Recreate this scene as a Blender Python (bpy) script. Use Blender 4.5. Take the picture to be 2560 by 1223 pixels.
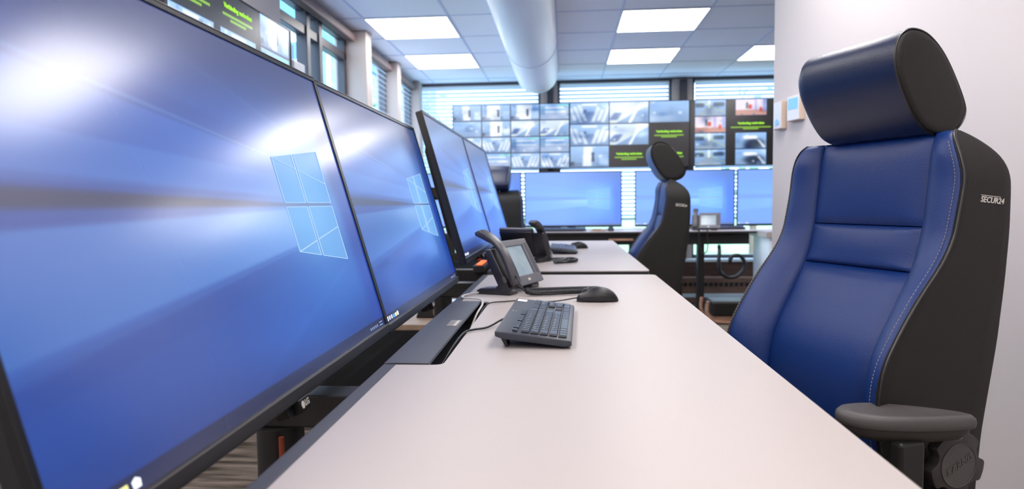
import bpy, bmesh, math, random
import numpy as np
from mathutils import Vector, Matrix, Euler
PI = math.pi; R = math.radians
S = bpy.context.scene; C = S.collection
for o in list(bpy.data.objects): bpy.data.objects.remove(o)

# ------------------------------------------------------------------ camera
F_PX = 1692.06; YAW = 0.07791492; PITCH = 0.06216511; ROLL = -0.01129443
CAMZ = 1.065
cd = bpy.data.cameras.new('camera'); cam = bpy.data.objects.new('camera', cd); C.objects.link(cam)
f_ = Vector((-math.sin(YAW)*math.cos(PITCH), math.cos(YAW)*math.cos(PITCH), -math.sin(PITCH)))
r0 = Vector((math.cos(YAW), math.sin(YAW), 0)); u0 = r0.cross(f_)
r_ = math.cos(ROLL)*r0 + math.sin(ROLL)*u0; u_ = -math.sin(ROLL)*r0 + math.cos(ROLL)*u0
M3 = Matrix((r_, u_, -f_)).transposed()
cam.matrix_world = Matrix.Translation((0, 0, CAMZ)) @ M3.to_4x4()
cd.sensor_fit = 'HORIZONTAL'; cd.sensor_width = 36.0; cd.lens = F_PX/2560*36.0
cd.clip_start = 0.02; cd.clip_end = 200
cd.dof.use_dof = True; cd.dof.focus_distance = 1.40; cd.dof.aperture_fstop = 4.2
S.camera = cam

# ------------------------------------------------------------------ world, exposure
w = bpy.data.worlds.new('world'); S.world = w; w.use_nodes = True
bg = w.node_tree.nodes['Background']
bg.inputs[0].default_value = (0.66, 0.78, 1.0, 1); bg.inputs[1].default_value = 6.0
S.view_settings.view_transform = 'Standard'; S.view_settings.look = 'None'
S.view_settings.gamma = 1; S.view_settings.use_curve_mapping = False
S.view_settings.exposure = 0.42
PANEL_STRENGTH = 10.0          # luminance of the ceiling light panels
SCREEN = 0.66                  # luminance of the desk displays

def lin(c):
    c = c/255.0
    return c/12.92 if c <= 0.04045 else ((c+0.055)/1.055)**2.4
def rgb(r, g, b): return (lin(r), lin(g), lin(b), 1.0)

# ------------------------------------------------------------------ materials
MATS = {}
def mat(name, col, rough=0.5, metal=0.0, spec=0.5, emit=None, es=0.0, bump=None, noise=None, coat=0.0):
    m = bpy.data.materials.new(name); m.use_nodes = True; nt = m.node_tree; N = nt.nodes; L = nt.links
    b = N['Principled BSDF']
    b.inputs['Base Color'].default_value = col; b.inputs['Roughness'].default_value = rough
    b.inputs['Metallic'].default_value = metal; b.inputs['Specular IOR Level'].default_value = spec
    b.inputs['Coat Weight'].default_value = coat
    if emit: b.inputs['Emission Color'].default_value = emit; b.inputs['Emission Strength'].default_value = es
    if noise:   # (scale, second colour, stretch)
        tc = N.new('ShaderNodeTexCoord'); mp = N.new('ShaderNodeMapping'); nz = N.new('ShaderNodeTexNoise'); rp = N.new('ShaderNodeMixRGB')
        mp.inputs['Scale'].default_value = noise[2]; nz.inputs['Scale'].default_value = noise[0]; nz.inputs['Detail'].default_value = 6
        L.new(tc.outputs['Object'], mp.inputs[0]); L.new(mp.outputs[0], nz.inputs['Vector'])
        cr = N.new('ShaderNodeValToRGB'); cr.color_ramp.elements[0].position = 0.38; cr.color_ramp.elements[1].position = 0.62
        L.new(nz.outputs['Fac'], cr.inputs[0]); L.new(cr.outputs[0], rp.inputs[0])
        rp.inputs[1].default_value = col; rp.inputs[2].default_value = noise[1]; L.new(rp.outputs[0], b.inputs['Base Color'])
    if bump:    # (scale, strength, distance)
        tc = N.new('ShaderNodeTexCoord'); nz = N.new('ShaderNodeTexNoise'); bp = N.new('ShaderNodeBump')
        nz.inputs['Scale'].default_value = bump[0]; nz.inputs['Detail'].default_value = 4
        L.new(tc.outputs['Object'], nz.inputs['Vector']); L.new(nz.outputs['Fac'], bp.inputs['Height'])
        bp.inputs['Strength'].default_value = bump[1]; bp.inputs['Distance'].default_value = bump[2]
        L.new(bp.outputs[0], b.inputs['Normal'])
    MATS[name] = m
    return m

M = {}
M['ceiling'] = mat('ceiling_tile', rgb(236, 240, 250), 0.9, bump=(260, 0.25, 0.002))
M['tbar'] = mat('ceiling_grid', rgb(200, 212, 236), 0.6)
M['wall'] = mat('white_plaster', rgb(209, 203, 203), 0.75, bump=(90, 0.08, 0.003))
M['wallgrey'] = mat('grey_plaster', rgb(196, 192, 196), 0.8, bump=(90, 0.08, 0.003))
M['brown'] = mat('brown_panel', rgb(134, 104, 88), 0.7, noise=(6, rgb(120, 92, 78), (1, 1, 6)))
M['carpet'] = mat('carpet', rgb(140, 128, 118), 0.95, noise=(5, rgb(66, 60, 54), (0.6, 6, 1)), bump=(400, 0.5, 0.004), spec=0.1)
M['laminate'] = mat('pale_laminate', rgb(178, 169, 165), 0.42, noise=(500, rgb(173, 164, 160), (1, 1, 1)))
M['void'] = mat('black_felt', rgb(10, 9, 9), 0.9, spec=0.1)
M['core'] = mat('dark_edge', rgb(28, 24, 24), 0.5)
M['strip'] = mat('graphite_strip', rgb(62, 62, 68), 0.45, bump=(900, 0.15, 0.0005))
M['flap'] = mat('graphite_metal', rgb(76, 75, 80), 0.42, metal=0.3, bump=(1400, 0.2, 0.0004))
M['blackmetal'] = mat('black_powdercoat', rgb(22, 20, 20), 0.45, bump=(600, 0.1, 0.0005))
M['blackplastic'] = mat('black_plastic', rgb(24, 24, 27), 0.4)
M['bezel'] = mat('black_bezel', rgb(14, 14, 17), 0.3)
M['bezelgrey'] = mat('grey_bezel_edge', rgb(110, 104, 104), 0.3, metal=0.6)
M['leather'] = mat('black_leather_blue_reflection', rgb(2, 42, 104), 0.42, spec=0.5, bump=(420, 0.35, 0.0015))  # black leather, with the screens' blue reflection put into its base colour
M['leatherseam'] = mat('black_piping', rgb(20, 18, 18), 0.35, spec=0.8)
M['leatherside'] = mat('black_matt_leather', rgb(24, 20, 19), 0.5, spec=0.4, bump=(500, 0.35, 0.0015))
M['thread'] = mat('grey_thread', rgb(120, 118, 116), 0.7)
M['silver'] = mat('silver_print', rgb(214, 208, 200), 0.35, metal=0.2)
M['pad'] = mat('armrest_foam', rgb(74, 70, 70), 0.5, bump=(700, 0.15, 0.0006))
M['knob'] = mat('knob_plastic', rgb(48, 44, 43), 0.42)
M['kbd'] = mat('keyboard_case', rgb(44, 48, 58), 0.42)
M['key'] = mat('key_plastic', rgb(46, 50, 58), 0.28, spec=0.7)
M['keymark'] = mat('key_legend', rgb(220, 222, 226), 0.5)
M['sticker'] = mat('white_sticker', rgb(232, 230, 226), 0.5)
M['phone'] = mat('phone_grey_plastic', rgb(92, 92, 100), 0.42)
M['phoneblack'] = mat('phone_black_plastic', rgb(32, 31, 35), 0.36, spec=0.6)
M['lcd'] = mat('phone_lcd', rgb(120, 128, 136), 0.12, emit=rgb(150, 168, 178), es=0.45, noise=(14, rgb(90, 102, 112), (1, 1, 1)))
M['whitecable'] = mat('white_cable', rgb(200, 196, 192), 0.4)
M['duct'] = mat('white_duct_fabric', rgb(222, 226, 236), 0.38, spec=0.6, bump=(30, 0.12, 0.01))
M['frame'] = mat('grey_window_frame', rgb(84, 84, 92), 0.45)
M['framelight'] = mat('beige_window_post', rgb(176, 164, 160), 0.6)
M['darkframe'] = mat('dark_window_frame', rgb(50, 50, 60), 0.4)
M['slat'] = mat('white_blind_slat', rgb(226, 236, 250), 0.5)
M['cassette'] = mat('brown_blind_cassette', rgb(112, 92, 92), 0.5)
M['whiteplastic'] = mat('white_plastic', rgb(226, 230, 238), 0.4)
M['beigeplastic'] = mat('beige_plastic', rgb(206, 186, 170), 0.5)
M['blueglass'] = mat('blue_lcd', rgb(120, 176, 220), 0.2, emit=rgb(120, 180, 228), es=0.3)
M['wood'] = mat('light_wood', rgb(176, 152, 132), 0.5, noise=(8, rgb(150, 126, 106), (1, 12, 1)))
M['tan'] = mat('tan_wood', rgb(176, 134, 110), 0.5, noise=(9, rgb(150, 108, 86), (1, 1, 8)))
M['heater'] = mat('white_enamel', rgb(222, 240, 250), 0.3)
M['grass'] = mat('grass', rgb(128, 160, 110), 0.9, noise=(3, rgb(160, 186, 140), (1, 1, 1)))
M['teal'] = mat('teal_facade', rgb(70, 140, 170), 0.5)
M['purple'] = mat('purple_facade', rgb(92, 84, 140), 0.6)
M['navy'] = mat('navy_facade', rgb(30, 50, 80), 0.5)
M['orangecable'] = mat('orange_cable', rgb(120, 48, 20), 0.4)
M['green'] = mat('green_screen_text', (0, 0, 0, 1), 0.5, emit=rgb(150, 225, 40), es=1.2)
M['icon'] = mat('white_icon', (0, 0, 0, 1), 0.5, emit=rgb(235, 240, 250), es=1.2)
M['icondim'] = mat('dim_icon', (0, 0, 0, 1), 0.5, emit=rgb(150, 170, 210), es=0.7)
M['iconblue'] = mat('blue_icon', (0, 0, 0, 1), 0.5, emit=rgb(90, 150, 255), es=1.2)
M['iconyellow'] = mat('yellow_icon', (0, 0, 0, 1), 0.5, emit=rgb(240, 230, 140), es=1.2)
M['led'] = mat('red_led', (0.1, 0, 0, 1), 0.3, emit=(1.0, 0.10, 0.03, 1), es=2.5)
M['amber'] = mat('amber_lamp', (0.2, 0.08, 0, 1), 0.3, emit=rgb(255, 170, 60), es=1.6)
M['panel'] = mat('light_diffuser', (0.9, 0.9, 0.9, 1), 0.5, emit=(1.0, 0.955, 0.93, 1), es=PANEL_STRENGTH)

def screen_mat(name, es, rough, coat=0.0):
    m = bpy.data.materials.new(name); m.use_nodes = True; nt = m.node_tree; b = nt.nodes['Principled BSDF']
    b.inputs['Base Color'].default_value = (0.006, 0.006, 0.008, 1); b.inputs['Roughness'].default_value = rough
    b.inputs['Specular IOR Level'].default_value = 0.85
    b.inputs['Coat Weight'].default_value = coat; b.inputs['Coat Roughness'].default_value = 0.5; b.inputs['Coat IOR'].default_value = 1.6
    a = nt.nodes.new('ShaderNodeVertexColor'); a.layer_name = 'picture'
    nt.links.new(a.outputs[0], b.inputs['Emission Color']); b.inputs['Emission Strength'].default_value = es
    return m
M['screen'] = screen_mat('desk_display_screen', SCREEN, 0.20, 0.4)
M['feed'] = screen_mat('video_wall_screen', 0.82, 0.3)
M['screen_back'] = screen_mat('back_display_screen', 1.25, 0.3)

def glass_mat():
    m = bpy.data.materials.new('window_glass'); m.use_nodes = True; nt = m.node_tree; N = nt.nodes; L = nt.links
    N.remove(N['Principled BSDF']); out = N['Material Output']
    t = N.new('ShaderNodeBsdfTransparent'); g = N.new('ShaderNodeBsdfGlossy'); g.inputs['Roughness'].default_value = 0.02
    t.inputs[0].default_value = (0.86, 0.94, 0.96, 1)
    mx = N.new('ShaderNodeMixShader'); mx.inputs[0].default_value = 0.08; L.new(t.outputs[0], mx.inputs[1]); L.new(g.outputs[0], mx.inputs[2])
    L.new(mx.outputs[0], out.inputs[0]); return m
M['glass'] = glass_mat()

# ------------------------------------------------------------------ object helpers
def link(name, me, m, parent=None, smooth=None):
    o = bpy.data.objects.new(name, me); C.objects.link(o)
    for x in (m if isinstance(m, (list, tuple)) else [m]): me.materials.append(x)
    if parent: o.parent = parent
    return o
def obj(name, bm, m, parent=None, smooth=0):
    """link a bmesh as one object; smooth = angle in degrees below which edges are shaded smooth"""
    bmesh.ops.recalc_face_normals(bm, faces=bm.faces)
    if smooth:
        a = R(smooth)
        for f in bm.faces: f.smooth = True
        for e in bm.edges:
            if len(e.link_faces) == 2 and e.calc_face_angle(0) > a: e.smooth = False
    me = bpy.data.meshes.new(name); bm.to_mesh(me); bm.free()
    return link(name, me, m, parent)
def tag(o, label=None, cat=None, group=None, kind=None):
    if label: o['label'] = label
    if cat: o['category'] = cat
    if group: o['group'] = group
    if kind: o['kind'] = kind
    return o
def thing(name, label, cat, loc=(0, 0, 0), rot=(0, 0, 0), group=None):
    o = bpy.data.objects.new(name, None); C.objects.link(o); o.empty_display_size = 0.1
    o.location = loc; o.rotation_euler = rot
    return tag(o, label, cat, group)
def struct(name, bm, m, smooth=0):
    o = obj(name, bm, m, None, smooth); o['kind'] = 'structure'; return o
def copy_tree(o, parent=None):
    kids = [c for c in bpy.data.objects if c.parent == o]
    c = o.copy(); C.objects.link(c); c.parent = parent
    for k in kids:
        copy_tree(k, c)
    return c
def dup(o, label, loc, rot, group=None):
    c = copy_tree(o); c.location = loc; c.rotation_euler = rot; c['label'] = label
    if group: c['group'] = group
    return c

def box(bm, x0, x1, y0, y1, z0, z1, bev=0.0, seg=2, mi=0, mx=None):
    t = bmesh.new()
    v = [t.verts.new((x, y, z)) for x in (x0, x1) for y in (y0, y1) for z in (z0, z1)]
    for q in ((0, 1, 3, 2), (4, 6, 7, 5), (0, 4, 5, 1), (2, 3, 7, 6), (0, 2, 6, 4), (1, 5, 7, 3)): t.faces.new([v[i] for i in q])
    if bev > 0: bmesh.ops.bevel(t, geom=list(t.edges), offset=bev, segments=seg, affect='EDGES', profile=0.5)
    merge(bm, t, mx, mi); return bm
def merge(bm, t, mx=None, mi=0):
    if mx is not None: bmesh.ops.transform(t, matrix=mx, verts=t.verts)
    for f in t.faces: f.material_index = mi
    me = bpy.data.meshes.new('tmp'); t.to_mesh(me); t.free(); bm.from_mesh(me); bpy.data.meshes.remove(me)
def prism(bm, pts, axis, a0, a1, bev=0.0, seg=2, mi=0, mx=None):
    """extrude a 2D outline along axis ('x': pts are (y,z); 'y': (x,z); 'z': (x,y))"""
    t = bmesh.new()
    def P(p, a): return {'x': (a, p[0], p[1]), 'y': (p[0], a, p[1]), 'z': (p[0], p[1], a)}[axis]
    A = [t.verts.new(P(p, a0)) for p in pts]; B = [t.verts.new(P(p, a1)) for p in pts]; n = len(pts)
    t.faces.new(A); t.faces.new(B[::-1])
    for i in range(n): t.faces.new((A[i], B[i], B[(i+1) % n], A[(i+1) % n]))
    bmesh.ops.recalc_face_normals(t, faces=t.faces)
    if bev > 0:
        es = [e for e in t.edges if sum(len(f.verts) == n for f in e.link_faces) == 1] if n > 4 else list(t.edges)
        bmesh.ops.bevel(t, geom=es, offset=bev, segments=seg, affect='EDGES', profile=0.5)
    merge(bm, t, mx, mi); return bm
def cyl(bm, p0, p1, r, r2=None, seg=24, cap=True, mi=0):
    p0 = Vector(p0); p1 = Vector(p1); d = p1-p0; r2 = r if r2 is None else r2
    t = bmesh.new(); bmesh.ops.create_cone(t, cap_ends=cap, segments=seg, radius1=r, radius2=r2, depth=d.length)
    q = Vector((0, 0, 1)).rotation_difference(d.normalized()).to_matrix().to_4x4()
    merge(bm, t, Matrix.Translation((p0+p1)/2) @ q, mi); return bm
def smooth_path(pts, n=8, closed=False):
    P = [Vector(p) for p in pts]; out = []
    m = len(P)
    for i in range(m-1):
        a = P[max(i-1, 0)]; b = P[i]; c = P[i+1]; d = P[min(i+2, m-1)]
        for k in range(n):
            t = k/n
            out.append(0.5*((2*b)+(-a+c)*t+(2*a-5*b+4*c-d)*t*t+(-a+3*b-3*c+d)*t**3))
    out.append(P[-1]); return out
def tube(bm, path, r, seg=8, mi=0, cap=True):
    path = [Vector(p) for p in path]; n = len(path)
    rr = r if isinstance(r, (list, tuple)) else [r]*n
    up = Vector((0, 0, 1)); rings = []; prev = None
    for i, p in enumerate(path):
        d = (path[min(i+1, n-1)]-path[max(i-1, 0)])
        if d.length < 1e-9: d = Vector((0, 0, 1))
        d.normalize()
        if prev is None:
            a = up if abs(d.z) < 0.9 else Vector((1, 0, 0)); s = d.cross(a).normalized()
        else:
            s = (prev-d*prev.dot(d)).normalized()
        prev = s; q = d.cross(s)
        rings.append([bm.verts.new(p+rr[i]*(math.cos(2*PI*k/seg)*s+math.sin(2*PI*k/seg)*q)) for k in range(seg)])
    fs = []
    for i in range(n-1):
        for k in range(seg):
            fs.append(bm.faces.new((rings[i][k], rings[i][(k+1) % seg], rings[i+1][(k+1) % seg], rings[i+1][k])))
    if cap: fs.append(bm.faces.new(rings[0][::-1])); fs.append(bm.faces.new(rings[-1]))
    for f in fs: f.material_index = mi
    return bm
def coil(bm, path, R0, r, pitch, seg=6):
    path = [Vector(p) for p in path]; L = [0]
    for i in range(1, len(path)): L.append(L[-1]+(path[i]-path[i-1]).length)
    tot = L[-1]; n = int(tot/pitch*10); pts = []; j = 0
    for i in range(n+1):
        s = tot*i/n
        while j < len(L)-2 and L[j+1] < s: j += 1
        t = (s-L[j])/max(1e-9, L[j+1]-L[j]); p = path[j].lerp(path[j+1], t); d = (path[j+1]-path[j]).normalized()
        a = d.cross(Vector((0, 0, 1))).normalized(); b = a.cross(d); th = 2*PI*s/pitch
        pts.append(p+R0*(math.cos(th)*a+math.sin(th)*b))
    return tube(bm, pts, r, seg)
def loft(bm, rings, cap=True, closed=True, mi=0):
    V = [[bm.verts.new(p) for p in r] for r in rings]; n = len(V[0]); fs = []
    for i in range(len(V)-1):
        for k in range(n if closed else n-1):
            fs.append(bm.faces.new((V[i][k], V[i][(k+1) % n], V[i+1][(k+1) % n], V[i+1][k])))
    if cap: fs.append(bm.faces.new(V[0][::-1])); fs.append(bm.faces.new(V[-1]))
    for f in fs: f.material_index = mi
    return bm
def frame(o, x, y):
    """matrix: local x -> x, local y -> y, origin o"""
    x = Vector(x).normalized(); y = Vector(y); y = (y-x*y.dot(x)).normalized(); z = x.cross(y)
    m = Matrix((x, y, z)).transposed().to_4x4(); m.translation = Vector(o); return m
def text_bm(body, size, extrude=0.0003, width=None, shear=0.0, bold=0.0, space=1.0):
    cu = bpy.data.curves.new('t', 'FONT'); cu.body = body; cu.size = size; cu.extrude = extrude
    cu.align_x = 'CENTER'; cu.align_y = 'CENTER'; cu.shear = shear; cu.offset = bold; cu.space_character = space; cu.resolution_u = 3
    o = bpy.data.objects.new('t', cu); C.objects.link(o); bpy.context.view_layer.update()
    me = bpy.data.meshes.new_from_object(o.evaluated_get(bpy.context.evaluated_depsgraph_get()))
    bm = bmesh.new(); bm.from_mesh(me); bpy.data.objects.remove(o); bpy.data.meshes.remove(me); bpy.data.curves.remove(cu)
    if width and bm.verts:
        x0 = min(v.co.x for v in bm.verts); x1 = max(v.co.x for v in bm.verts); s = width/max(1e-6, x1-x0)
        for v in bm.verts: v.co.x *= s
    return bm
def text(name, body, size, mx, m, parent=None, **k):
    bm = text_bm(body, size, **k); bmesh.ops.transform(bm, matrix=mx, verts=bm.verts)
    return obj(name, bm, m, parent)
def interp(tab, z):
    xs = [a for a, b in tab]; ys = [b for a, b in tab]
    d = min(0.020, 0.6*abs(xs[-1]-z)+0.002)
    return float(np.mean(np.interp([z-d, z-d/2, z, z+d/2, z+d], xs, ys)))

# ------------------------------------------------------------------ room
YB = 7.40; XL = -1.60; XR = 4.2; YF = -2.5; H = 2.367; SILL = 0.43
bm = bmesh.new(); box(bm, XL-0.15, XR+0.15, YF-0.15, YB+0.15, -0.1, 0); struct('floor', bm, M['carpet'])
bm = bmesh.new(); box(bm, XL-0.15, XR+0.15, YF-0.15, YB+0.15, H, H+0.12)
k = -1
x = -1.4
while x < XR:
    box(bm, x-0.008, x+0.008, YF, YB, H-0.004, H+0.001, mi=1); x += 0.6
y = 4.74-0.6*12
while y < YB:
    box(bm, XL, XR, y-0.006, y+0.006, H-0.0035, H+0.001, mi=1); y += 0.6
struct('ceiling', bm, [M['ceiling'], M['tbar']])
# left wall: solid towards the camera, parapet and lintel along the windows
bm = bmesh.new(); box(bm, XL-0.15, XL, YF, 3.80, 0, H); box(bm, XL-0.15, XL, 3.80, YB+0.15, 0, SILL); box(bm, XL-0.15, XL, 3.80, YB+0.15, 2.345, H)
struct('wall_left', bm, M['wallgrey'])
bm = bmesh.new(); box(bm, XL, XR, YB, YB+0.15, 0, SILL); box(bm, XL, XR, YB, YB+0.15, 2.352, H); box(bm, 2.6, XR, YB, YB+0.15, SILL, 2.352)
struct('wall_back', bm, M['brown'])
bm = bmesh.new(); box(bm, XR, XR+0.15, YF, YB+0.15, 0, H); struct('wall_right', bm, M['wall'])
bm = bmesh.new(); box(bm, XL, XR, YF-0.15, YF, 0, H); struct('wall_front', bm, M['wall'])
# angled partition on the right, its free end towards the back of the room
E0 = Vector((1.012, 3.40)); Dp = Vector((0.233, -0.972)).normalized(); Np = Vector((-Dp.y, Dp.x))
if Np.x < 0: Np = -Np
E1 = E0+Dp*6.05
bm = bmesh.new(); q = [E0, E1, E1+Np*0.12, E0+Np*0.12]
prism(bm, [(p.x, p.y) for p in q], 'z', 0, H, bev=0.0); struct('wall_partition', bm, M['wall'])

# windows: posts, frames and panes
wn = [0]
def window_left(y0, y1, fr=M['frame'], transom=None, sash=None):
    wn[0] += 1; bm = bmesh.new(); xx = XL-0.06
    for a, b in ((y0, y0+0.04), (y1-0.04, y1)): box(bm, xx-0.03, xx+0.03, a, b, SILL, 2.335, 0.004)
    box(bm, xx-0.03, xx+0.03, y0, y1, SILL, SILL+0.05, 0.004); box(bm, xx-0.03, xx+0.03, y0, y1, 2.29, 2.335, 0.004)
    if transom: box(bm, xx-0.03, xx+0.03, y0, y1, transom, transom+0.06, 0.004)
    if sash:
        for s in sash: box(bm, xx-0.035, xx+0.04, s-0.03, s+0.03, SILL, 2.30, 0.004)
    o = struct('window_%d' % wn[0], bm, fr)
    g = bmesh.new(); box(g, xx-0.004, xx+0.004, y0+0.03, y1-0.03, SILL+0.03, 2.30); obj('pane', g, M['glass'], o)
def window_back(x0, x1):
    wn[0] += 1; bm = bmesh.new(); yy = YB+0.06
    for a, b in ((x0, x0+0.03), (x1-0.03, x1)): box(bm, a, b, yy-0.03, yy+0.03, SILL, 2.352, 0.004)
    box(bm, x0, x1, yy-0.03, yy+0.03, SILL, SILL+0.05, 0.004); box(bm, x0, x1, yy-0.03, yy+0.03, 2.322, 2.352, 0.004)
    o = struct('window_%d' % wn[0], bm, M['frame'])
    g = bmesh.new(); box(g, x0+0.02, x1-0.02, yy-0.004, yy+0.004, SILL+0.03, 2.33); obj('pane', g, M['glass'], o)
window_left(3.80, 5.06, M['darkframe'], transom=2.14, sash=[4.28, 4.50])
window_left(5.20, 6.20); window_left(6.33, 7.20)
window_back(-1.60, -0.25); window_back(-0.07, 1.15); window_back(1.36, 2.60)
def trim(n, x0, x1, y0, y1, m):
    bm = bmesh.new(); box(bm, x0, x1, y0, y1, SILL, H-0.001, 0.004); struct('trim_%d' % n, bm, m)
trim(1, XL-0.12, -1.475, 5.06, 5.20, M['framelight']); trim(2, XL-0.12, -1.52, 6.20, 6.33, M['framelight']); trim(3, XL-0.12, -1.535, 7.20, 7.36, M['framelight'])
def post(n, x0, x1, xa, xb):
    bm = bmesh.new(); box(bm, x0, x1, YB-0.02, YB+0.14, SILL, 2.351, 0.003); box(bm, xa, xb, YB-0.06, YB-0.019, SILL, 2.34, 0.003, mi=1)
    struct('trim_%d' % n, bm, [M['framelight'], M['darkframe']])
post(4, -0.25, -0.07, -0.178, -0.112); post(5, 1.15, 1.36, 1.222, 1.298)
bm = bmesh.new(); box(bm, XL, 2.6, YB-0.10, YB, SILL-0.02, SILL+0.012, 0.004); o = struct('trim_6', bm, M['heater'])
bm = bmesh.new(); box(bm, XL, 2.6, YB-0.012, YB, 2.336, 2.362, 0.002); struct('trim_7', bm, M['frame'])

# blinds in the windows
def blind_back(x0, x1, zlow, label):
    t = thing('window_blind', label, 'blind', (0, 0, 0), group='white blinds in the back windows')
    bm = bmesh.new(); z = 2.30
    while z > zlow:
        prism(bm, [(YB-0.006, z+0.012), (YB+0.010, z+0.002), (YB+0.026, z-0.012), (YB+0.026, z-0.0135), (YB+0.010, z+0.0005), (YB-0.006, z+0.0105)], 'x', x0, x1)
        z -= 0.042
    obj('slats', bm, M['slat'], t)
    b2 = bmesh.new(); box(b2, x0, x1, YB-0.006, YB+0.028, 2.32, 2.336, 0.003); obj('head_rail', b2, M['whiteplastic'], t)
    for k in range(2):
        xx = x0+0.15+(x1-x0-0.3)*k; b3 = bmesh.new(); cyl(b3, (xx, YB+0.012, zlow), (xx, YB+0.012, 2.32), 0.0012, seg=6); obj('ladder_cord', b3, M['whiteplastic'], t)
blind_back(-1.56, -0.28, 0.86, 'white slatted blind in back window left of the round duct end')
blind_back(-0.04, 1.12, 0.86, 'white slatted blind in middle back window above the video wall')
blind_back(1.39, 2.57, 0.86, 'white slatted blind in back window nearest the white partition')
def blind_left(y0, y1, zlow, label):
    t = thing('window_blind', label, 'blind', (0, 0, 0), group='blinds in the left windows')
    bm = bmesh.new(); z = 2.24
    while z > zlow:
        prism(bm, [(XL-0.022, z+0.010), (XL-0.018, z+0.011), (XL+0.004, z-0.001), (XL, z-0.002)], 'y', y0, y1)
        z -= 0.045
    obj('slats', bm, M['slat'], t)
    b3 = bmesh.new()
    box(b3, XL-0.025, XL+0.035, y0-0.04, y1+0.04, 2.272, 2.332, 0.012, 3); obj('cassette', b3, M['cassette'], t)
blind_left(5.25, 6.15, 0.9, 'open slatted blind under brown cassette in second left window')
blind_left(6.38, 7.15, 0.9, 'open slatted blind under brown cassette in corner left window')
t = tag(obj('blind_cassette', box(bmesh.new(), XL-0.01, XL+0.05, 3.95, 5.04, 2.275, 2.335, 0.012, 3), M['cassette']), 'brown rolled-up blind cassette over the dark-framed left window', 'blind')

# outdoors
M['bouncepaving'] = mat('added_bounce_paving', rgb(176, 178, 192), 0.9, noise=(4, rgb(160, 164, 180), (1, 1, 1)))
bm = bmesh.new(); box(bm, -12, 12, YB+0.16, YB+3.0, -0.15, -0.10); box(bm, XL-3.2, XL-0.16, -8, YB+0.16, -0.15, -0.10); struct('path', bm, M['bouncepaving'])  # paving added so light bounced onto the ceiling is less green
bm = bmesh.new(); box(bm, -30, 30, YB+0.2, 60, -0.3, -0.15); box(bm, -30, XL-0.2, -10, YB+0.2, -0.3, -0.15); o = obj('lawn', bm, M['grass']); o['kind'] = 'structure'
def building():
    t = thing('building', 'teal and purple building seen through the left windows', 'building', (-5.4, 12.5, -0.15))
    bm = bmesh.new(); box(bm, -1, 0, -0.9, 0.15, 0, 6); obj('wall', bm, M['purple'], t)
    bm = bmesh.new(); box(bm, -1, 0.02, 0.15, 0.95, 0, 6); obj('wing', bm, M['teal'], t)
    for k in range(3):
        bm = bmesh.new(); box(bm, -0.02, 0.04, 0.25, 0.85, 0.4+k*1.5, 1.4+k*1.5, 0.01); obj('window', bm, M['navy'], t)
building()
def glass_block():
    t = thing('office_building', 'long pale blue office block seen obliquely through the left windows', 'building', (-9.0, 14, -0.15))
    bm = bmesh.new(); box(bm, -4, 0, 0, 34, 0, 13); obj('facade', bm, M['blueclad'], t)
    for k in range(12):
        bm = bmesh.new(); box(bm, 0.001, 0.08, k*2.8+0.2, k*2.8+0.5, 0, 13); obj('pilaster', bm, M['whiteplastic'], t)
    for k in range(4):
        bm = bmesh.new(); box(bm, 0.0815, 0.12, 0, 34, 1.4+k*3, 1.65+k*3); obj('string_course', bm, M['teal'], t)
M['blueclad'] = mat('pale_blue_cladding', rgb(84, 134, 178), 0.4, noise=(1.2, rgb(120, 170, 206), (1, 0.5, 4)))
glass_block()
def tree(x, y, h, s, label):
    random.seed(s); t = thing('tree', label, 'tree', (x, y, -0.15), group='trees outside the windows')
    bm = bmesh.new(); cyl(bm, (0, 0, 0), (0, 0, h*0.6), 0.09, 0.05, 10); obj('trunk', bm, M['brown'], t)
    bm = bmesh.new()
    for i in range(420):
        p = Vector((random.gauss(0, 0.75), random.gauss(0, 0.75), h*0.65+random.gauss(0, h*0.15)))
        a = random.random()*6.3; b = random.random()*3; e = 0.13
        d1 = Vector((math.cos(a), math.sin(a), 0.3*math.sin(b)))*e; d2 = Vector((-math.sin(a)*0.4, math.cos(a)*0.4, math.cos(b)))*e*0.6
        v = [bm.verts.new(p+d1), bm.verts.new(p+d2), bm.verts.new(p-d1), bm.verts.new(p-d2)]; bm.faces.new(v)
    obj('crown', bm, M['grass'], t)
tree(-4.2, 16.5, 4.0, 1, 'leafy tree outside the second left window')
tree(4.2, 15.5, 3.6, 3, 'leafy tree outside behind the video wall')

# ------------------------------------------------------------------ ceiling lights and duct
lamp0 = None
def ceiling_light(x, y, label):
    global lamp0
    if lamp0 is None:
        t = thing('ceiling_light', label, 'light', (x, y, H), group='square ceiling light panels')
        bm = bmesh.new()
        for q in ((0, 0.6, 0, 0.012), (0, 0.6, 0.588, 0.6), (0, 0.012, 0.012, 0.588), (0.588, 0.6, 0.012, 0.588)): box(bm, *q, -0.009, -0.0002)
        obj('frame', bm, M['whiteplastic'], t)
        bm = bmesh.new(); box(bm, 0.012, 0.588, 0.012, 0.588, -0.007, -0.0005); obj('diffuser', bm, M['panel'], t)
        lamp0 = t; return t
    return dup(lamp0, label, (x, y, H), (0, 0, 0))
ceiling_light(-1.4, 4.74, 'nearer square light panel left of the duct')
ceiling_light(-1.4, 5.94, 'farther square light panel left of the duct')
ceiling_light(0.4, 4.74, 'nearer square light panel right of the duct')
ceiling_light(0.4, 5.94, 'farther square light panel right of the duct')
ceiling_light(1.6, 5.94, 'square light panel half hidden behind the white partition')
for yy in (2.34, 1.14, -0.06, -1.26, -2.4):
    for xx in (-1.4, 0.4):
        ceiling_light(xx, yy, 'square light panel overhead in front of the picture edge')
for yy in (4.74, 3.54): ceiling_light(1.6, yy, 'square light panel behind the white partition')

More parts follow.
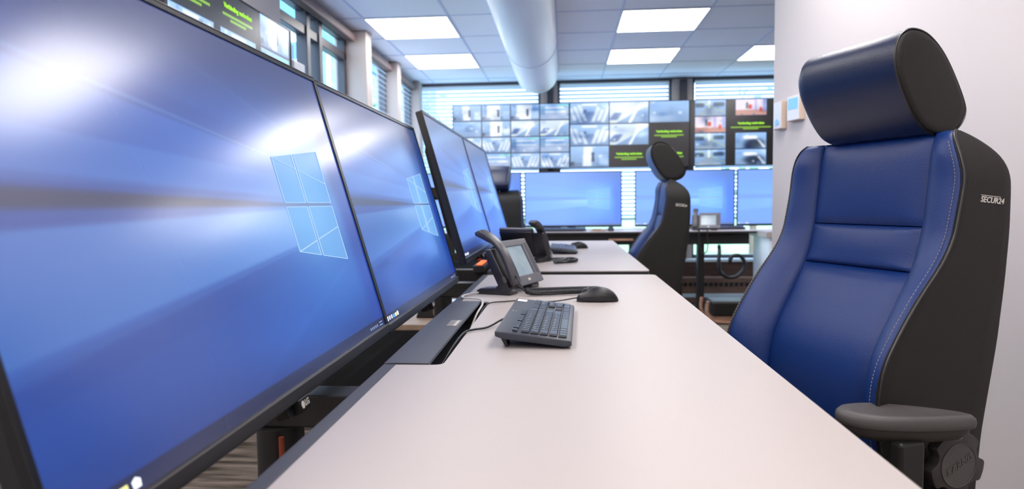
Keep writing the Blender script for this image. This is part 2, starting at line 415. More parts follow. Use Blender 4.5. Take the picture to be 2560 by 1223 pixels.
def duct():
    t = thing('air_duct', 'large white half-round fabric air duct under the ceiling', 'duct', (-0.265, 0, H))
    rings = []; r = 0.212; n = 26
    for yy in [YF+0.02+i*(6.9-YF-0.05)/24 for i in range(25)]+[6.885, 6.90]:
        s = r if yy < 6.89 else r-0.006
        rings.append([(s*math.cos(PI*k/n), yy, -s*1.02*math.sin(PI*k/n)) for k in range(n+1)])
    bm = bmesh.new(); loft(bm, rings, cap=True); obj('sleeve', bm, M['duct'], t, 35)
    for yy in (5.55, 2.6, -0.4):
        bm = bmesh.new(); tube(bm, [((r+0.001)*math.cos(PI*k/40), yy, -(r+0.001)*1.02*math.sin(PI*k/40)-0.001) for k in range(41)], 0.003, 6); obj('seam', bm, M['tbar'], t)
    for s in (-1, 1):
        bm = bmesh.new(); box(bm, s*0.212-0.008, s*0.212+0.008, YF+0.02, 6.9, -0.014, -0.0005, 0.002); obj('mounting_rail', bm, M['tbar'], t)
duct()

# ------------------------------------------------------------------ screen pictures (colour per vertex)
def smooth01(a, b, x): t = np.clip((x-a)/(b-a), 0, 1); return t*t*(3-2*t)
def grid_screen(name, w, h, nx, ny, img, m, parent, y=-0.0005, z0=0.0):
    """flat screen at local y, x centred, z from z0; img (ny+1, nx+1, 3) sRGB 0..1, row 0 at the bottom"""
    X, Z = np.meshgrid(np.linspace(-w/2, w/2, nx+1), np.linspace(z0, z0+h, ny+1))
    co = np.stack([X, np.full_like(X, y), Z], -1).reshape(-1, 3)
    i = np.arange(nx*ny); r = i//nx; c = i % nx; a = r*(nx+1)+c
    fc = np.stack([a, a+1, a+nx+2, a+nx+1], -1)
    me = bpy.data.meshes.new(name); me.vertices.add(len(co)); me.vertices.foreach_set('co', co.ravel())
    me.loops.add(fc.size); me.loops.foreach_set('vertex_index', fc.ravel()); me.polygons.add(len(fc))
    me.polygons.foreach_set('loop_start', np.arange(0, fc.size, 4)); me.update(calc_edges=True)
    l = np.where(img <= 0.04045, img/12.92, ((img+0.055)/1.055)**2.4)
    col = np.concatenate([l, np.ones(l.shape[:2]+(1,))], -1).reshape(-1)
    at = me.color_attributes.new('picture', 'FLOAT_COLOR', 'POINT'); at.data.foreach_set('color', col.astype(np.float32))
    me.validate()
    return link(name, me, m, parent)
def wallpaper(nx, ny):
    U, V = np.meshgrid(np.linspace(0, 1, nx+1), np.linspace(0, 1, ny+1))
    img = np.zeros(U.shape+(3,))
    L = (0.646, 0.873)                      # emblem left / right edge
    tl, bl, tr, br = 0.640, 0.335, 0.690, 0.275
    def mixc(fac, c): img[:] = img*(1-fac[..., None])+np.array(c)/255.0*fac[..., None]
    base = np.array([24, 72, 166])/255.0
    img[:] = base
    d = np.sqrt(((U-0.76)*1.7)**2+(V-0.49)**2)
    mixc(0.75*np.exp(-(d/0.55)**2), (42, 118, 222))
    mixc(0.60*np.exp(-(d/0.24)**2), (136, 196, 250))
    # beams fanning out to the left from the emblem, above and below the dark middle band
    def beam(u0, v0, u1, v1, wdt, amp, col, side=0):
        du, dv = u1-u0, v1-v0
        s = (U-u0)/du; vv = v0+dv*s
        on = smooth01(-0.02, 0.03, s)
        dist = (V-vv)
        a = np.exp(-(dist/(wdt*(0.4+1.2*np.clip(s, 0, 2))))**2)*on
        if side: a = a*(0.35+0.65*(dist*side > 0))
        mixc(np.clip(amp*a*np.exp(-np.clip(s, 0, 3)*0.35), 0, 1), col)
    def fan(u0, va, vb, u1, wa, wb, amp, col):
        s = (U-u0)/(u1-u0); lo = va+(wa-va)*s; hi = vb+(wb-vb)*s
        a = smooth01(0, 0.012, V-lo)*smooth01(0, 0.012, hi-V)*(s > 0)
        mixc(amp*a*np.exp(-np.clip(s, 0, 3)*0.75), col)
    fan(0.646, 0.52, 0.652, 0.0, 0.56, 0.795, 0.60, (66, 132, 236))
    fan(0.646, 0.52, 0.600, 0.0, 0.545, 0.66, 0.35, (104, 166, 248))
    fan(0.646, 0.360, 0.49, 0.0, 0.238, 0.465, 0.55, (84, 146, 240))
    fan(0.646, 0.362, 0.49, 0.0, 0.25, 0.47, 0.40, (140, 194, 254)); mixc(0.35*np.exp(-((U-0.54)/0.16)**2-((V-0.455)/0.05)**2), (190, 220, 255))
    fan(0.873, 0.652, 0.690, 0.2, 0.80, 1.05, 0.30, (60, 118, 214))
    fan(0.873, 0.275, 0.335, 0.2, -0.05, 0.22, 0.22, (50, 110, 214))
    beam(0.646, 0.652, 0.10, 0.785, 0.0045, 0.38, (150, 190, 250))
    beam(0.873, 0.690, 0.38, 0.92, 0.006, 0.22, (120, 160, 235))
    beam(0.646, 0.360, 0.10, 0.255, 0.006, 0.25, (120, 170, 250))
    beam(0.873, 0.275, 0.30, 0.00, 0.010, 0.14, (90, 140, 240))
    # dark horizontal band between the two halves
    s = np.clip((0.646-U)/0.646, 0, 1); half = 0.006+0.016*s
    a = np.exp(-((V-(0.50+0.018*s))/half)**4)*(U < 0.873)*(0.45+0.5*smooth01(0.0, 0.4, s))
    mixc(a, (16, 34, 88))
    # corners fall off
    mixc(0.45*smooth01(0.16, 0.0, V), (14, 46, 120)); mixc(0.75*smooth01(0.70, 0.98, V), (24, 46, 104)); mixc(0.6*smooth01(0.88, 0.95, U)*smooth01(0.42, 0.6, V), (40, 62, 112))
    mixc(0.85*smooth01(0.90, 0.96, U)*smooth01(0.9, 0.2, np.abs(V-0.3)), (6, 66, 176))
    # taskbar
    mixc(0.8*(V < 0.034), (14, 26, 66))
    return np.clip(img, 0, 1)
WP = wallpaper(384, 216)

# ------------------------------------------------------------------ desk displays
DW, DH, DT = 0.967, 0.571, 0.045
def make_display(label):
    t = thing('display', label, 'monitor', group='wide desk displays with the blue window wallpaper')
    bm = bmesh.new(); prism(bm, [(0.004, 0.0), (0.004, DH), (0.020, DH), (0.022, 0.0)], 'x', -DW/2, DW/2, bev=0.002)
    prism(bm, [(0.02, 0.05), (0.02, 0.50), (0.045, 0.44), (0.052, 0.12)], 'x', -DW/2+0.10, DW/2-0.10, bev=0.004); obj('casing', bm, M['blackplastic'], t)
    bm = bmesh.new(); w = DW/2; ch = 0.021; b = 0.0085
    box(bm, -w, w, -0.006, 0.005, 0, ch, 0.0015); box(bm, -w, w, -0.006, 0.005, DH-b, DH, 0.001)
    box(bm, -w, -w+b, -0.006, 0.005, ch, DH-b, 0.001); box(bm, w-b, w, -0.006, 0.005, ch, DH-b, 0.001)
    obj('bezel', bm, M['bezel'], t)
    bm = bmesh.new(); box(bm, -w+0.002, w-0.002, -0.0085, -0.0055, 0.0175, 0.0192, 0.0004); obj('chin_trim', bm, M['bezelgrey'], t)
    bm = bmesh.new(); box(bm, -w, w, -0.0065, 0.018, DH+0.0002, DH+0.0018, 0.0004); obj('top_trim', bm, M['bezelgrey'], t)
    sw, sh = DW-2*b, DH-ch-b
    grid_screen('screen', sw, sh, 384, 216, WP, M['screen'], t, y=-0.003, z0=ch)
    # emblem in the wallpaper: four lit panes with bright outlines
    def P(u, v, y=-0.0034): return Vector((-DW/2+u*DW, y, v*DH))
    L, Rr = 0.646, 0.873; m1, m2 = 0.738, 0.748; top = lambda u: 0.654+(u-L)/(Rr-L)*0.044; bot = lambda u: 0.368-(u-L)/(Rr-L)*0.055
    em = bmesh.new(); ln = bmesh.new()
    for (a, c) in ((L, m1), (m2, Rr)):
        for up in (0, 1):
            q = [P(a, 0.516), P(c, 0.516), P(c, top(c)), P(a, top(a))] if up else [P(a, bot(a)), P(c, bot(c)), P(c, 0.503), P(a, 0.503)]
            em.faces.new([em.verts.new(p) for p in q])
            for i in range(4): tube(ln, [q[i]+Vector((0, -0.0003, 0)), q[(i+1) % 4]+Vector((0, -0.0003, 0))], 0.0006, 4)
    for (u0, v0, u1, v1) in ((L, top(L), Rr, 0.583), (L, bot(L), Rr, 0.430)):
        for (a, c) in ((L, m1), (m2, Rr)):
            f = lambda u: v0+(v1-v0)*(u-u0)/(u1-u0)
            tube(ln, [P(a, f(a), -0.0037), P(c, f(c), -0.0037)], 0.0009, 4)
    obj('emblem_pane', em, M['emblem'], t); obj('emblem_outline', ln, M['emblemline'], t)
    # taskbar icons
    def icon(u, wd, mm, hh=0.009, nm='taskbar_icon'):
        b_ = bmesh.new(); box(b_, -DW/2+u*DW-wd/2, -DW/2+u*DW+wd/2, -0.0036, -0.0031, ch+0.005, ch+0.005+hh); return b_
    for u, mm in ((0.018, 'icon'), (0.036, 'icon'), (0.0545, 'icon'), (0.073, 'iconblue'), (0.0915, 'iconyellow'), (0.110, 'icon')):
        b_ = bmesh.new(); x = -DW/2+u*DW; z = ch+0.0045
        if u < 0.03:
            for i in (0, 1):
                for j in (0, 1): box(b_, x-0.005+i*0.0053, x-0.0005+i*0.0053, -0.0036, -0.0031, z+j*0.0053, z+0.0045+j*0.0053)
        elif u > 0.10:
            prism(b_, [(x-0.005, z), (x+0.005, z), (x+0.006, z+0.007), (x, z+0.010), (x-0.006, z+0.007)], 'y', -0.0036, -0.0031)
        elif u < 0.06:
            tube(b_, [(x+0.0042*math.cos(a*PI/8), -0.0034, z+0.005+0.0042*math.sin(a*PI/8)) for a in range(17)], 0.0005, 4)
        else:
            box(b_, x-0.0055, x+0.0055, -0.0036, -0.0031, z, z+0.008)
        obj('taskbar_icon', b_, M[mm], t)
    for i, u in enumerate((0.885, 0.897, 0.909, 0.921, 0.933)):
        b_ = icon(u, 0.0042, None, 0.005); obj('tray_icon', b_, M['icondim'], t)
    b_ = bmesh.new()
    for i in range(2): box(b_, -DW/2+0.950*DW, -DW/2+0.972*DW, -0.0036, -0.0031, ch+0.004+i*0.006, ch+0.0058+i*0.006)
    obj('clock_readout', b_, M['icondim'], t)
    # maker's mark and joystick housing under the chin
    b_ = bmesh.new(); prism(b_, [(-0.030, 0.001), (0.010, 0.001), (0.007, -0.018), (-0.027, -0.018)], 'y', -0.006, 0.012, bev=0.001); n = obj('logo_tab', b_, M['bezel'], t)
    b_ = bmesh.new(); prism(b_, [(-0.055, 0.0), (0.004, 0.0), (0.000, -0.024), (-0.045, -0.018)], 'y', 0.006, 0.026, bev=0.002); obj('joystick_housing', b_, M['blackplastic'], t)
    b_ = bmesh.new(); tt = bmesh.new(); bmesh.ops.create_circle(tt, cap_ends=True, segments=20, radius=0.0056); merge(b_, tt, frame((-0.0190, -0.0065, -0.0080), (1, 0, 0), (0, 0, 1)))
    obj('logo_disc', b_, M['silver'], t)
    text('logo_lettering', 'LG', 0.0125, frame((-0.0045, -0.0067, -0.0080), (1, 0, 0), (0, 0, 1)), M['silver'], t, extrude=0.0002, bold=0.0002)
    return t
M['emblem'] = bpy.data.materials.new('emblem_glow'); M['emblem'].use_nodes = True
def glow(m, col, es, fac):
    nt = m.node_tree; nt.nodes.remove(nt.nodes['Principled BSDF']); e = nt.nodes.new('ShaderNodeEmission'); e.inputs[0].default_value = col; e.inputs[1].default_value = es
    t = nt.nodes.new('ShaderNodeBsdfTransparent'); mx = nt.nodes.new('ShaderNodeMixShader'); mx.inputs[0].default_value = fac
    nt.links.new(t.outputs[0], mx.inputs[1]); nt.links.new(e.outputs[0], mx.inputs[2]); nt.links.new(mx.outputs[0], nt.nodes['Material Output'].inputs[0])
glow(M['emblem'], rgb(150, 208, 255), 0.8, 0.42)
M['emblemline'] = bpy.data.materials.new('emblem_line'); M['emblemline'].use_nodes = True; glow(M['emblemline'], rgb(196, 228, 255), 0.75, 0.9)

TILT = math.atan2(0.156, 0.554); XD = -0.385
disp = make_display('nearest wide display, cut off by the left edge of the picture')
disp.location = (XD, 0.467+DW/2, 0.784); disp.rotation_euler = (-TILT, 0, R(90))
dup(disp, 'second display from the camera, butted against the nearest one', (XD, 1.436+DW/2, 0.781), (-TILT, 0, R(90)))
dup(disp, 'third display, raised higher, behind the nearer telephone', (XD+0.028, 2.412+DW/2, 0.846), (-TILT, 0, R(90)))
dup(disp, 'farthest display of the left row, ending beside the high-backed chair', (XD+0.028, 3.381+DW/2, 0.846), (-TILT, 0, R(90)))

# frames that carry the displays are part of the desks (see console_desk)
bm = bmesh.new(); tube(bm, smooth_path([(-0.437, 0.991, 0.708), (-0.436, 0.990, 0.5), (-0.438, 0.991, 0.3), (-0.44, 0.992, 0.036)], 8), 0.0045, 8)
tag(obj('power_cable', bm, M['orangecable'], None, 60), 'orange-brown cable running down the near frame column', 'cable')

# ------------------------------------------------------------------ console desks
def rounded(pts, r, which, n=6):
    out = []; m = len(pts)
    for i, p in enumerate(pts):
        p = Vector(p)
        rr = which.get(i, 0)
        if not rr: out.append(tuple(p)); continue
        a = (Vector(pts[i-1])-p).normalized(); b = (Vector(pts[(i+1) % m])-p).normalized()
        for k in range(n+1):
            t = k/n; q = (p+a*rr)*(1-t)**2+2*p*t*(1-t)+(p+b*rr)*t*t; out.append(tuple(q))
    return out
def console_desk(y0, y1, n0, n1, label, fr):
    t = thing('console_desk', label, 'desk', (0, y0, 0), group='long pale control desks')
    L = y1-y0; a = n0-y0; b = n1-y0
    out = [(-0.300, 0), (0.347, 0), (0.347, L), (-0.300, L), (-0.300, b), (-0.216, b), (-0.216, a), (-0.300, a)]
    out = rounded(out, 0, {1: 0.03, 2: 0.03, 5: 0.012, 6: 0.02})
    bm = bmesh.new(); prism(bm, out, 'z', 0.776, 0.780); obj('desktop', bm, M['laminate'], t)
    bm = bmesh.new(); prism(bm, out, 'z', 0.752, 0.776); obj('desktop_core', bm, M['core'], t)
    bm = bmesh.new(); box(bm, -0.323, -0.300, 0, L, 0.752, 0.7805, 0.002); obj('edge_strip', bm, M['strip'], t)
    # flap over the cable recess, gently arched along its length
    bm = bmesh.new(); n = 14; rr = []
    for i in range(n+1):
        s = i/n; yy = a+0.002+(b-a-0.006)*s; zz = 0.7815+0.002*math.sin(PI*s)
        rr.append([(-0.322, yy, zz-0.003), (-0.322, yy, zz), (-0.300, yy, zz+0.0012), (-0.242, yy, zz+0.0005), (-0.240, yy, zz-0.003)])
    loft(bm, rr); fl = obj('cable_flap', bm, M['flap'], t, 40)
    em = bmesh.new()
    for k in range(5):
        yk = a+(b-a)*0.47+k*0.015; box(em, -0.272, -0.246+0.0*k, yk, yk+0.004, 0.7845, 0.7852)
    box(em, -0.256, -0.250, a+(b-a)*0.47-0.004, a+(b-a)*0.47+0.066, 0.7845, 0.7851)
    obj('flap_emblem', em, M['silver'], fl)
    bm = bmesh.new(); box(bm, -0.300, -0.216, a, b, 0.716, 0.720); box(bm, -0.219, -0.216, a, b, 0.72, 0.7755); box(bm, -0.300, -0.216, a-0.003, a, 0.72, 0.7755); box(bm, -0.300, -0.216, b, b+0.003, 0.72, 0.7755)
    obj('cable_recess', bm, M['blackmetal'], t)
    for yy in (0.35, L-0.35):
        bm = bmesh.new(); box(bm, -0.05, 0.03, yy-0.04, yy+0.04, 0.03, 0.70, 0.004); obj('leg', bm, M['blackmetal'], t)
        bm = bmesh.new(); box(bm, -0.22, 0.30, yy-0.04, yy+0.04, 0, 0.03, 0.006); obj('foot', bm, M['blackmetal'], t)
        bm = bmesh.new(); box(bm, -0.28, 0.30, yy-0.03, yy+0.03, 0.70, 0.752, 0.003); obj('top_bracket', bm, M['blackmetal'], t)
    bm = bmesh.new(); box(bm, -0.03, 0.01, 0.39, L-0.39, 0.70, 0.745, 0.003); obj('crossbar', bm, M['blackmetal'], t)
    # frame that carries this desk's pair of displays
    dx, dz, d0 = fr; zb = 0.768+dz
    for yy in ((1.047, 2.52) if y0 < 1 else (3.02, 4.02)):
        yl = yy-y0; cx = -0.462+dx
        bm = bmesh.new(); prism(bm, [(cx+0.034*math.cos(a*PI/12), yl+0.050*math.sin(a*PI/12)) for a in range(24)], 'z', 0.03, 0.714); obj('frame_column', bm, M['blackmetal'], t, 40)
        bm = bmesh.new(); box(bm, cx-0.30, cx+0.20, yl-0.04, yl+0.04, 0, 0.03, 0.006); obj('frame_foot', bm, M['blackmetal'], t)
        bm = bmesh.new(); box(bm, -0.70, -0.326, yl-0.03, yl+0.03, 0.714, 0.766, 0.003); obj('cross_arm', bm, M['blackmetal'], t)
        bm = bmesh.new(); box(bm, -0.70, -0.66, yl-0.03, yl+0.03, 0.766, 1.16, 0.003); obj('upright', bm, M['blackmetal'], t)
    bm = bmesh.new(); box(bm, -0.66, -0.63, d0+(0.1 if y0 < 1 else 0.22)-y0, (2.40 if y0 < 1 else 4.25)-y0, 1.02+dz, 1.08+dz, 0.003); obj('rail', bm, M['blackmetal'], t)
    for k in (0, 1):
        yc = d0+0.4845+0.969*k-y0; mx = Matrix.Translation((XD+dx, yc, 0.784+dz)) @ Euler((-TILT, 0, R(90))).to_matrix().to_4x4()
        bm = bmesh.new(); box(bm, -0.10, 0.10, 0.0535, 0.060, 0.20, 0.36, 0.001, mx=mx); box(bm, -0.63, -0.526+dx, yc-0.03, yc+0.03, 1.03+dz, 1.07+dz); 
        obj('mounting_plate', bm, M['blackmetal'], t)
    bm = bmesh.new(); box(bm, -0.60, -0.330, d0+0.612-y0, d0+1.17-y0, 0.742, 0.750, 0.001); box(bm, -0.606, -0.60, d0+0.612-y0, d0+1.17-y0, 0.742, 0.775); obj('cable_tray', bm, M['void'], t)
    return t
console_desk(0.24, 2.645, 1.166, 1.925, 'long pale console desk in the foreground with dark cable flap', (0, 0, 0.467))
console_desk(2.79, 4.95, 3.45, 4.20, 'pale console desk beyond the foreground one, with second telephone', (0.028, 0.062, 2.412))

# power strip with red lights between the two desks
t = thing('power_strip', 'dark power strip with glowing red lights behind the desk edge', 'power strip', (-0.365, 2.86, 0.7365))
bm = bmesh.new(); box(bm, -0.025, 0.025, -0.02, 0.30, 0.03, 0.062, 0.004); obj('housing', bm, M['blackplastic'], t)
bm = bmesh.new(); box(bm, -0.02, 0.02, 0.02, 0.06, 0.0, 0.0299, 0.002); obj('bracket', bm, M['blackmetal'], t)
for k in range(4):
    bm = bmesh.new(); box(bm, -0.012, 0.012, k*0.05+0.01, k*0.05+0.022, 0.0625, 0.068, 0.002); obj('indicator_light', bm, M['led'], t)

# ------------------------------------------------------------------ keyboard
def make_keyboard(label, detailed=True):
    t = thing('keyboard', label, 'keyboard', group='black wired keyboards on the desks')
    W, D = 0.455, 0.150
    # side profile (y rear, z): raised at the rear on feet
    prof = [(-0.075, 0.007), (-0.074, 0.015), (-0.070, 0.0175), (0.070, 0.0345), (0.075, 0.033), (0.074, 0.024), (0.060, 0.019), (-0.060, 0.004)]
    bm = bmesh.new(); prism(bm, prof, 'x', -W/2, W/2, bev=0.0025, seg=3); obj('case', bm, M['kbd'], t, 40)
    bm = bmesh.new(); box(bm, -W/2+0.02, W/2-0.02, -0.068, -0.052, 0.0002, 0.008, 0.001); obj('front_pad', bm, M['blackplastic'], t)
    for sx in (-1, 1):
        bm = bmesh.new(); prism(bm, [(0.050, 0.0), (0.056, 0.0), (0.068, 0.022), (0.056, 0.022)], 'x', sx*0.19-0.018, sx*0.19+0.018, bev=0.001); obj('riser_foot', bm, M['blackplastic'], t)
    sl = (0.0345-0.0175)/0.140; ang = math.atan(sl)
    def zt(y): return 0.0175+(y+0.070)*sl
    cache = {}
    allk = bmesh.new(); marks = bmesh.new(); rowsT = ['', 'ZXCVBNM,./', "ASDFGHJKL;'", 'QWERTYUIOP[]', '1234567890-=', '']
    def key(x, y, kw, kd, ch='', nm='key'):
        b = bmesh.new(); box(b, -kw/2, kw/2, -kd/2, kd/2, 0, 0.0048, 0.0012, 2)
        for v in b.verts:
            if v.co.z > 0.003: v.co.x *= 1-0.0022/kw; v.co.y *= 1-0.0022/kd
        mx = Matrix.Translation((x, y, zt(y)+0.0004)) @ Matrix.Rotation(ang, 4, 'X')
        if detailed:
            bmesh.ops.recalc_face_normals(b, faces=b.faces)
            kk = (round(kw, 4), round(kd, 4))
            if kk not in cache:
                me = bpy.data.meshes.new(nm); b.to_mesh(me); me.materials.append(M['key']); cache[kk] = me
            b.free(); o = bpy.data.objects.new(nm, cache[kk]); C.objects.link(o); o.parent = t; o.matrix_local = mx
        else: merge(allk, b, mx)
        if ch and detailed:
            tb = text_bm(ch, 0.0065, extrude=0.0001); merge(marks, tb, mx @ Matrix.Translation((-kw*0.2, kd*0.15, 0.0050)))
    P_ = 0.019; x0 = -0.211
    ys = [-0.057, -0.0385, -0.020, -0.0015, 0.017]
    def row(y, ws, letters=''):
        x = x0; li = 0
        for w_ in ws:
            if isinstance(w_, str): x += float(w_)*P_; continue
            ww = w_*P_-0.0022; c = ''
            if abs(w_-1) < 0.01 and li < len(letters): c = letters[li]; li += 1
            key(x+w_*P_/2, y, ww, 0.0165, c); x += w_*P_
    row(ys[0], [1.25, 1.25, 1.25, 6.25, 1.25, 1.25, 1.25, 1.25, '0.18', 1.0, 1.0, 1.0, '0.18', 2.0, 1.0])
    row(ys[1], [2.25, 1, 1, 1, 1, 1, 1, 1, 1, 1, 1, 2.75, '1.18', 1.0, '1.18', 1, 1, 1], rowsT[1]+'^123')
    row(ys[2], [1.75, 1, 1, 1, 1, 1, 1, 1, 1, 1, 1, 1, 2.25, '3.36', 1, 1, 1], rowsT[2]+'456')
    row(ys[3], [1.5, 1, 1, 1, 1, 1, 1, 1, 1, 1, 1, 1, 1, 1.5, '0.18', 1, 1, 1, '0.18', 1, 1, 1], rowsT[3]+'...789')
    row(ys[4], [1, 1, 1, 1, 1, 1, 1, 1, 1, 1, 1, 1, 1, 2, '0.18', 1, 1, 1, '0.18', 1, 1, 1], '`'+rowsT[4])
    for r_i, (yy, hh) in enumerate(((-0.0478, 0.035), (-0.0108, 0.035))): key(x0+21.9*P_-0.008, yy, 0.0155, hh)
    key(x0+21.9*P_-0.008, ys[4], 0.0155, 0.0165)
    fx = x0
    for i in range(13):
        g = 0.010*((i+3)//4)
        b = bmesh.new(); box(b, -0.0068, 0.0068, -0.0048, 0.0048, 0, 0.0040, 0.001)
        mx = Matrix.Translation((x0+0.0085+i*0.0175+g, 0.0375, zt(0.0375)+0.0004)) @ Matrix.Rotation(ang, 4, 'X'); bmesh.ops.transform(b, matrix=mx, verts=b.verts)
        if detailed: obj('function_key', b, M['key'], t)
        else: merge(allk, b)
    if detailed:
        obj('key_legends', marks, M['keymark'], t)
        mx = Matrix.Translation((0.196, 0.057, zt(0.057)+0.0003)) @ Matrix.Rotation(ang, 4, 'X')
        b = bmesh.new(); box(b, -0.016, 0.016, -0.012, 0.012, 0, 0.0004, mx=mx); obj('sticker', b, M['sticker'], t)
        mx = Matrix.Translation((0.03, 0.061, zt(0.061)+0.0003)) @ Matrix.Rotation(ang, 4, 'X')
        b = bmesh.new(); tt = bmesh.new(); bmesh.ops.create_circle(tt, cap_ends=True, segments=24, radius=0.0055); merge(b, tt, mx); obj('maker_badge', b, M['silver'], t)
        b = text_bm('hp', 0.009, extrude=0.0001, shear=0.25); merge_b = bmesh.new(); merge(merge_b, b, mx @ Matrix.Translation((0, 0, 0.0003))); obj('badge_lettering', merge_b, M['blackplastic'], t)
    else:
        obj('key_field', allk, M['key'], t); marks.free()
    return t
kb = make_keyboard('black wired keyboard with white corner sticker on the nearest desk'); kb.location = (-0.057, 1.525, 0.7802); kb.rotation_euler = (0, 0, R(88.5))
k2 = make_keyboard('small black keyboard on the second desk, beyond the coiled cord', False); k2.location = (-0.005, 3.90, 0.7802); k2.rotation_euler = (0, 0, R(90))

# ------------------------------------------------------------------ mouse
def make_mouse(label):
    t = thing('computer_mouse', label, 'mouse', group='black wired computer mice on the desks')
    L = 0.118; n = 24; rings = []
    for i in range(n+1):
        s = i/n; x = -L/2+L*s           # nose at -x
        wv = 0.031*(math.sin(PI*min(1, max(0, 0.06+0.88*s)))**0.45)*(0.86+0.14*s)
        hh = 0.008+0.031*(math.sin(PI*(0.03+0.93*s**1.08))**0.85) if 0 < s < 1 else 0.008
        if s > 0.86: hh *= 1-0.5*((s-0.86)/0.14)**2
        ring = []
        for k in range(24):
            a = 2*PI*k/24; c, sn = math.cos(a), math.sin(a)
            yy = wv*math.copysign(abs(c)**0.75, c); zz = (hh*math.copysign(abs(sn)**0.8, sn)) if sn > 0 else 0.003*sn
            if s in (0, 1): yy *= 0.55
            ring.append((x, yy, 0.004+max(zz, -0.003)))
        rings.append(ring)
    bm = bmesh.new(); loft(bm, rings); obj('shell', bm, M['blackplastic'], t, 60)
    bm = bmesh.new(); cyl(bm, (-0.034, -0.0035, 0.0275), (-0.034, 0.0035, 0.0275), 0.009, seg=20); obj('scroll_wheel', bm, M['leatherseam'], t, 40)
    bm = bmesh.new(); tube(bm, smooth_path([(-L/2+0.001, 0, 0.011), (-0.045, 0, 0.0255), (-0.03, 0, 0.036), (-0.01, 0, 0.0402)], 5), 0.0007, 6); obj('button_split', bm, M['core'], t)
    for s in (-1, 1):
        bm = bmesh.new(); tube(bm, smooth_path([(-L/2+0.006, s*0.022, 0.013), (-0.03, s*0.0292, 0.017), (0.0, s*0.0305, 0.019), (0.035, s*0.0285, 0.018)], 5), 0.0008, 6); obj('side_seam', bm, M['core'], t)
    return t
ms = make_mouse('black computer mouse on the nearest desk beyond the keyboard'); ms.location = (0.092, 1.935, 0.7795); ms.rotation_euler = (0, 0, R(4))
dup(ms, 'small black mouse at the far end of the second desk', (0.082, 4.14, 0.7795), (0, 0, R(12)))

# ------------------------------------------------------------------ telephones
def make_phone(label):
    t = thing('desk_telephone', label, 'telephone', group='black touchscreen desk telephones with corded handsets')
    lean = R(27)
    A = Matrix.Translation((0, 0.0, 0.0185)) @ Matrix.Rotation(-lean, 4, 'X')      # plate frame: x right, z up the slab, -y out of it
    bm = bmesh.new(); prism(bm, [(-0.004, -0.004), (-0.004, 0.135), (0.014, 0.142), (0.026, 0.10), (0.026, 0.0)], 'x', -0.115, -0.052, bev=0.004, seg=3, mx=A)
    prism(bm, [(0.0025, 0.006), (0.0025, 0.145), (0.012, 0.143), (0.018, 0.01)], 'x', -0.0515, 0.138, bev=0.003, mx=A); obj('body', bm, M['phoneblack'], t, 40)
    for x0, x1 in ((-0.113, -0.055), (0.055, 0.112)):
        bm = bmesh.new(); prism(bm, [(-0.006, 0.001), (-0.008, 0.012), (0.02, 0.045), (0.045, 0.022), (0.098, 0.018), (0.110, 0.012), (0.110, 0.001)], 'x', x0, x1, bev=0.003, seg=3); obj('foot', bm, M['phoneblack'], t, 40)
    bm = bmesh.new(); prism(bm, [(0.03, 0.055), (0.075, 0.048), (0.078, 0.052), (0.035, 0.068)], 'x', -0.02, 0.02, bev=0.001); obj('rear_catch', bm, M['phoneblack'], t)
    # touch screen module
    sw0, sw1 = -0.050, 0.140
    bm = bmesh.new(); y0, y1 = -0.014, 0.002
    def fr(x0, x1, z0, z1, b=0.0): box(bm, x0, x1, y0, y1, z0, z1, b, 2, 0, A)
    fr(sw0, sw1, -0.002, 0.030, 0.002); fr(sw0, sw1, 0.133, 0.155, 0.002); fr(sw0, sw0+0.016, 0.028, 0.135, 0.001); fr(sw1-0.042, sw1, 0.028, 0.135, 0.001)
    obj('screen_frame', bm, M['phone'], t)
    bm = bmesh.new(); box(bm, sw0+0.014, sw1-0.040, -0.008, -0.004, 0.026, 0.137, 0, 2, 0, A); obj('touchscreen', bm, M['lcd'], t)
    bm = bmesh.new()
    for k in range(24): box(bm, sw1-0.030, sw1-0.008, -0.0147, -0.0139, 0.030+k*0.0046, 0.0316+k*0.0046, 0, 2, 0, A)
    obj('speaker_slots', bm, M['core'], t)
    bm = bmesh.new()
    for k in range(4): box(bm, 0.025+k*0.0045, 0.0282+k*0.0045, -0.0147, -0.0139, 0.009, 0.017, 0, 2, 0, A)
    obj('maker_mark', bm, M['silver'], t)
    # handset: curved bar with thicker ends lying in the cradle
    rings = []; n = 22
    for i in range(n+1):
        s = i/n; z = 0.004+0.204*s
        y = -0.027+0.042*(abs(s-0.42)/0.58)**2.3*(1 if s > 0.42 else 0.35)
        th = 0.010+0.016*max(0, (s-0.74)/0.26)**0.5+0.006*max(0, (0.2-s)/0.2)
        if i in (0, n): th *= 0.6
        wd = 0.0225+0.002*math.cos(2*PI*s)
        ring = []
        for k in range(20):
            a = 2*PI*k/20; c, sn = math.cos(a), math.sin(a)
            ring.append(A @ Vector((-0.084+wd*math.copysign(abs(c)**0.45, c)*(0.85 if i in (0, n) else 1), y+(th if sn > 0 else 0.008)*math.copysign(abs(sn)**0.5, sn), z)))
        rings.append(ring)
    bm = bmesh.new(); loft(bm, rings); hs = obj('handset', bm, M['phone2'], t, 50)
    bm = bmesh.new(); box(bm, -0.1165, -0.1145, -0.008, 0.002, 0.022, 0.040, 0.001, 2, 0, A); obj('headset_socket', bm, M['bezelgrey'], t)
    return t
M['phone2'] = mat('handset_plastic', rgb(58, 56, 60), 0.34, spec=0.6)
ph = make_phone('telephone with grey touchscreen on the nearest desk, beside the mouse')
ph.location = (-0.133, 2.155, 0.780); ph.rotation_euler = (0, 0, R(69))
dup(ph, 'telephone on the second desk seen from behind its handset', (-0.165, 3.30, 0.780), (0, 0, R(150)))

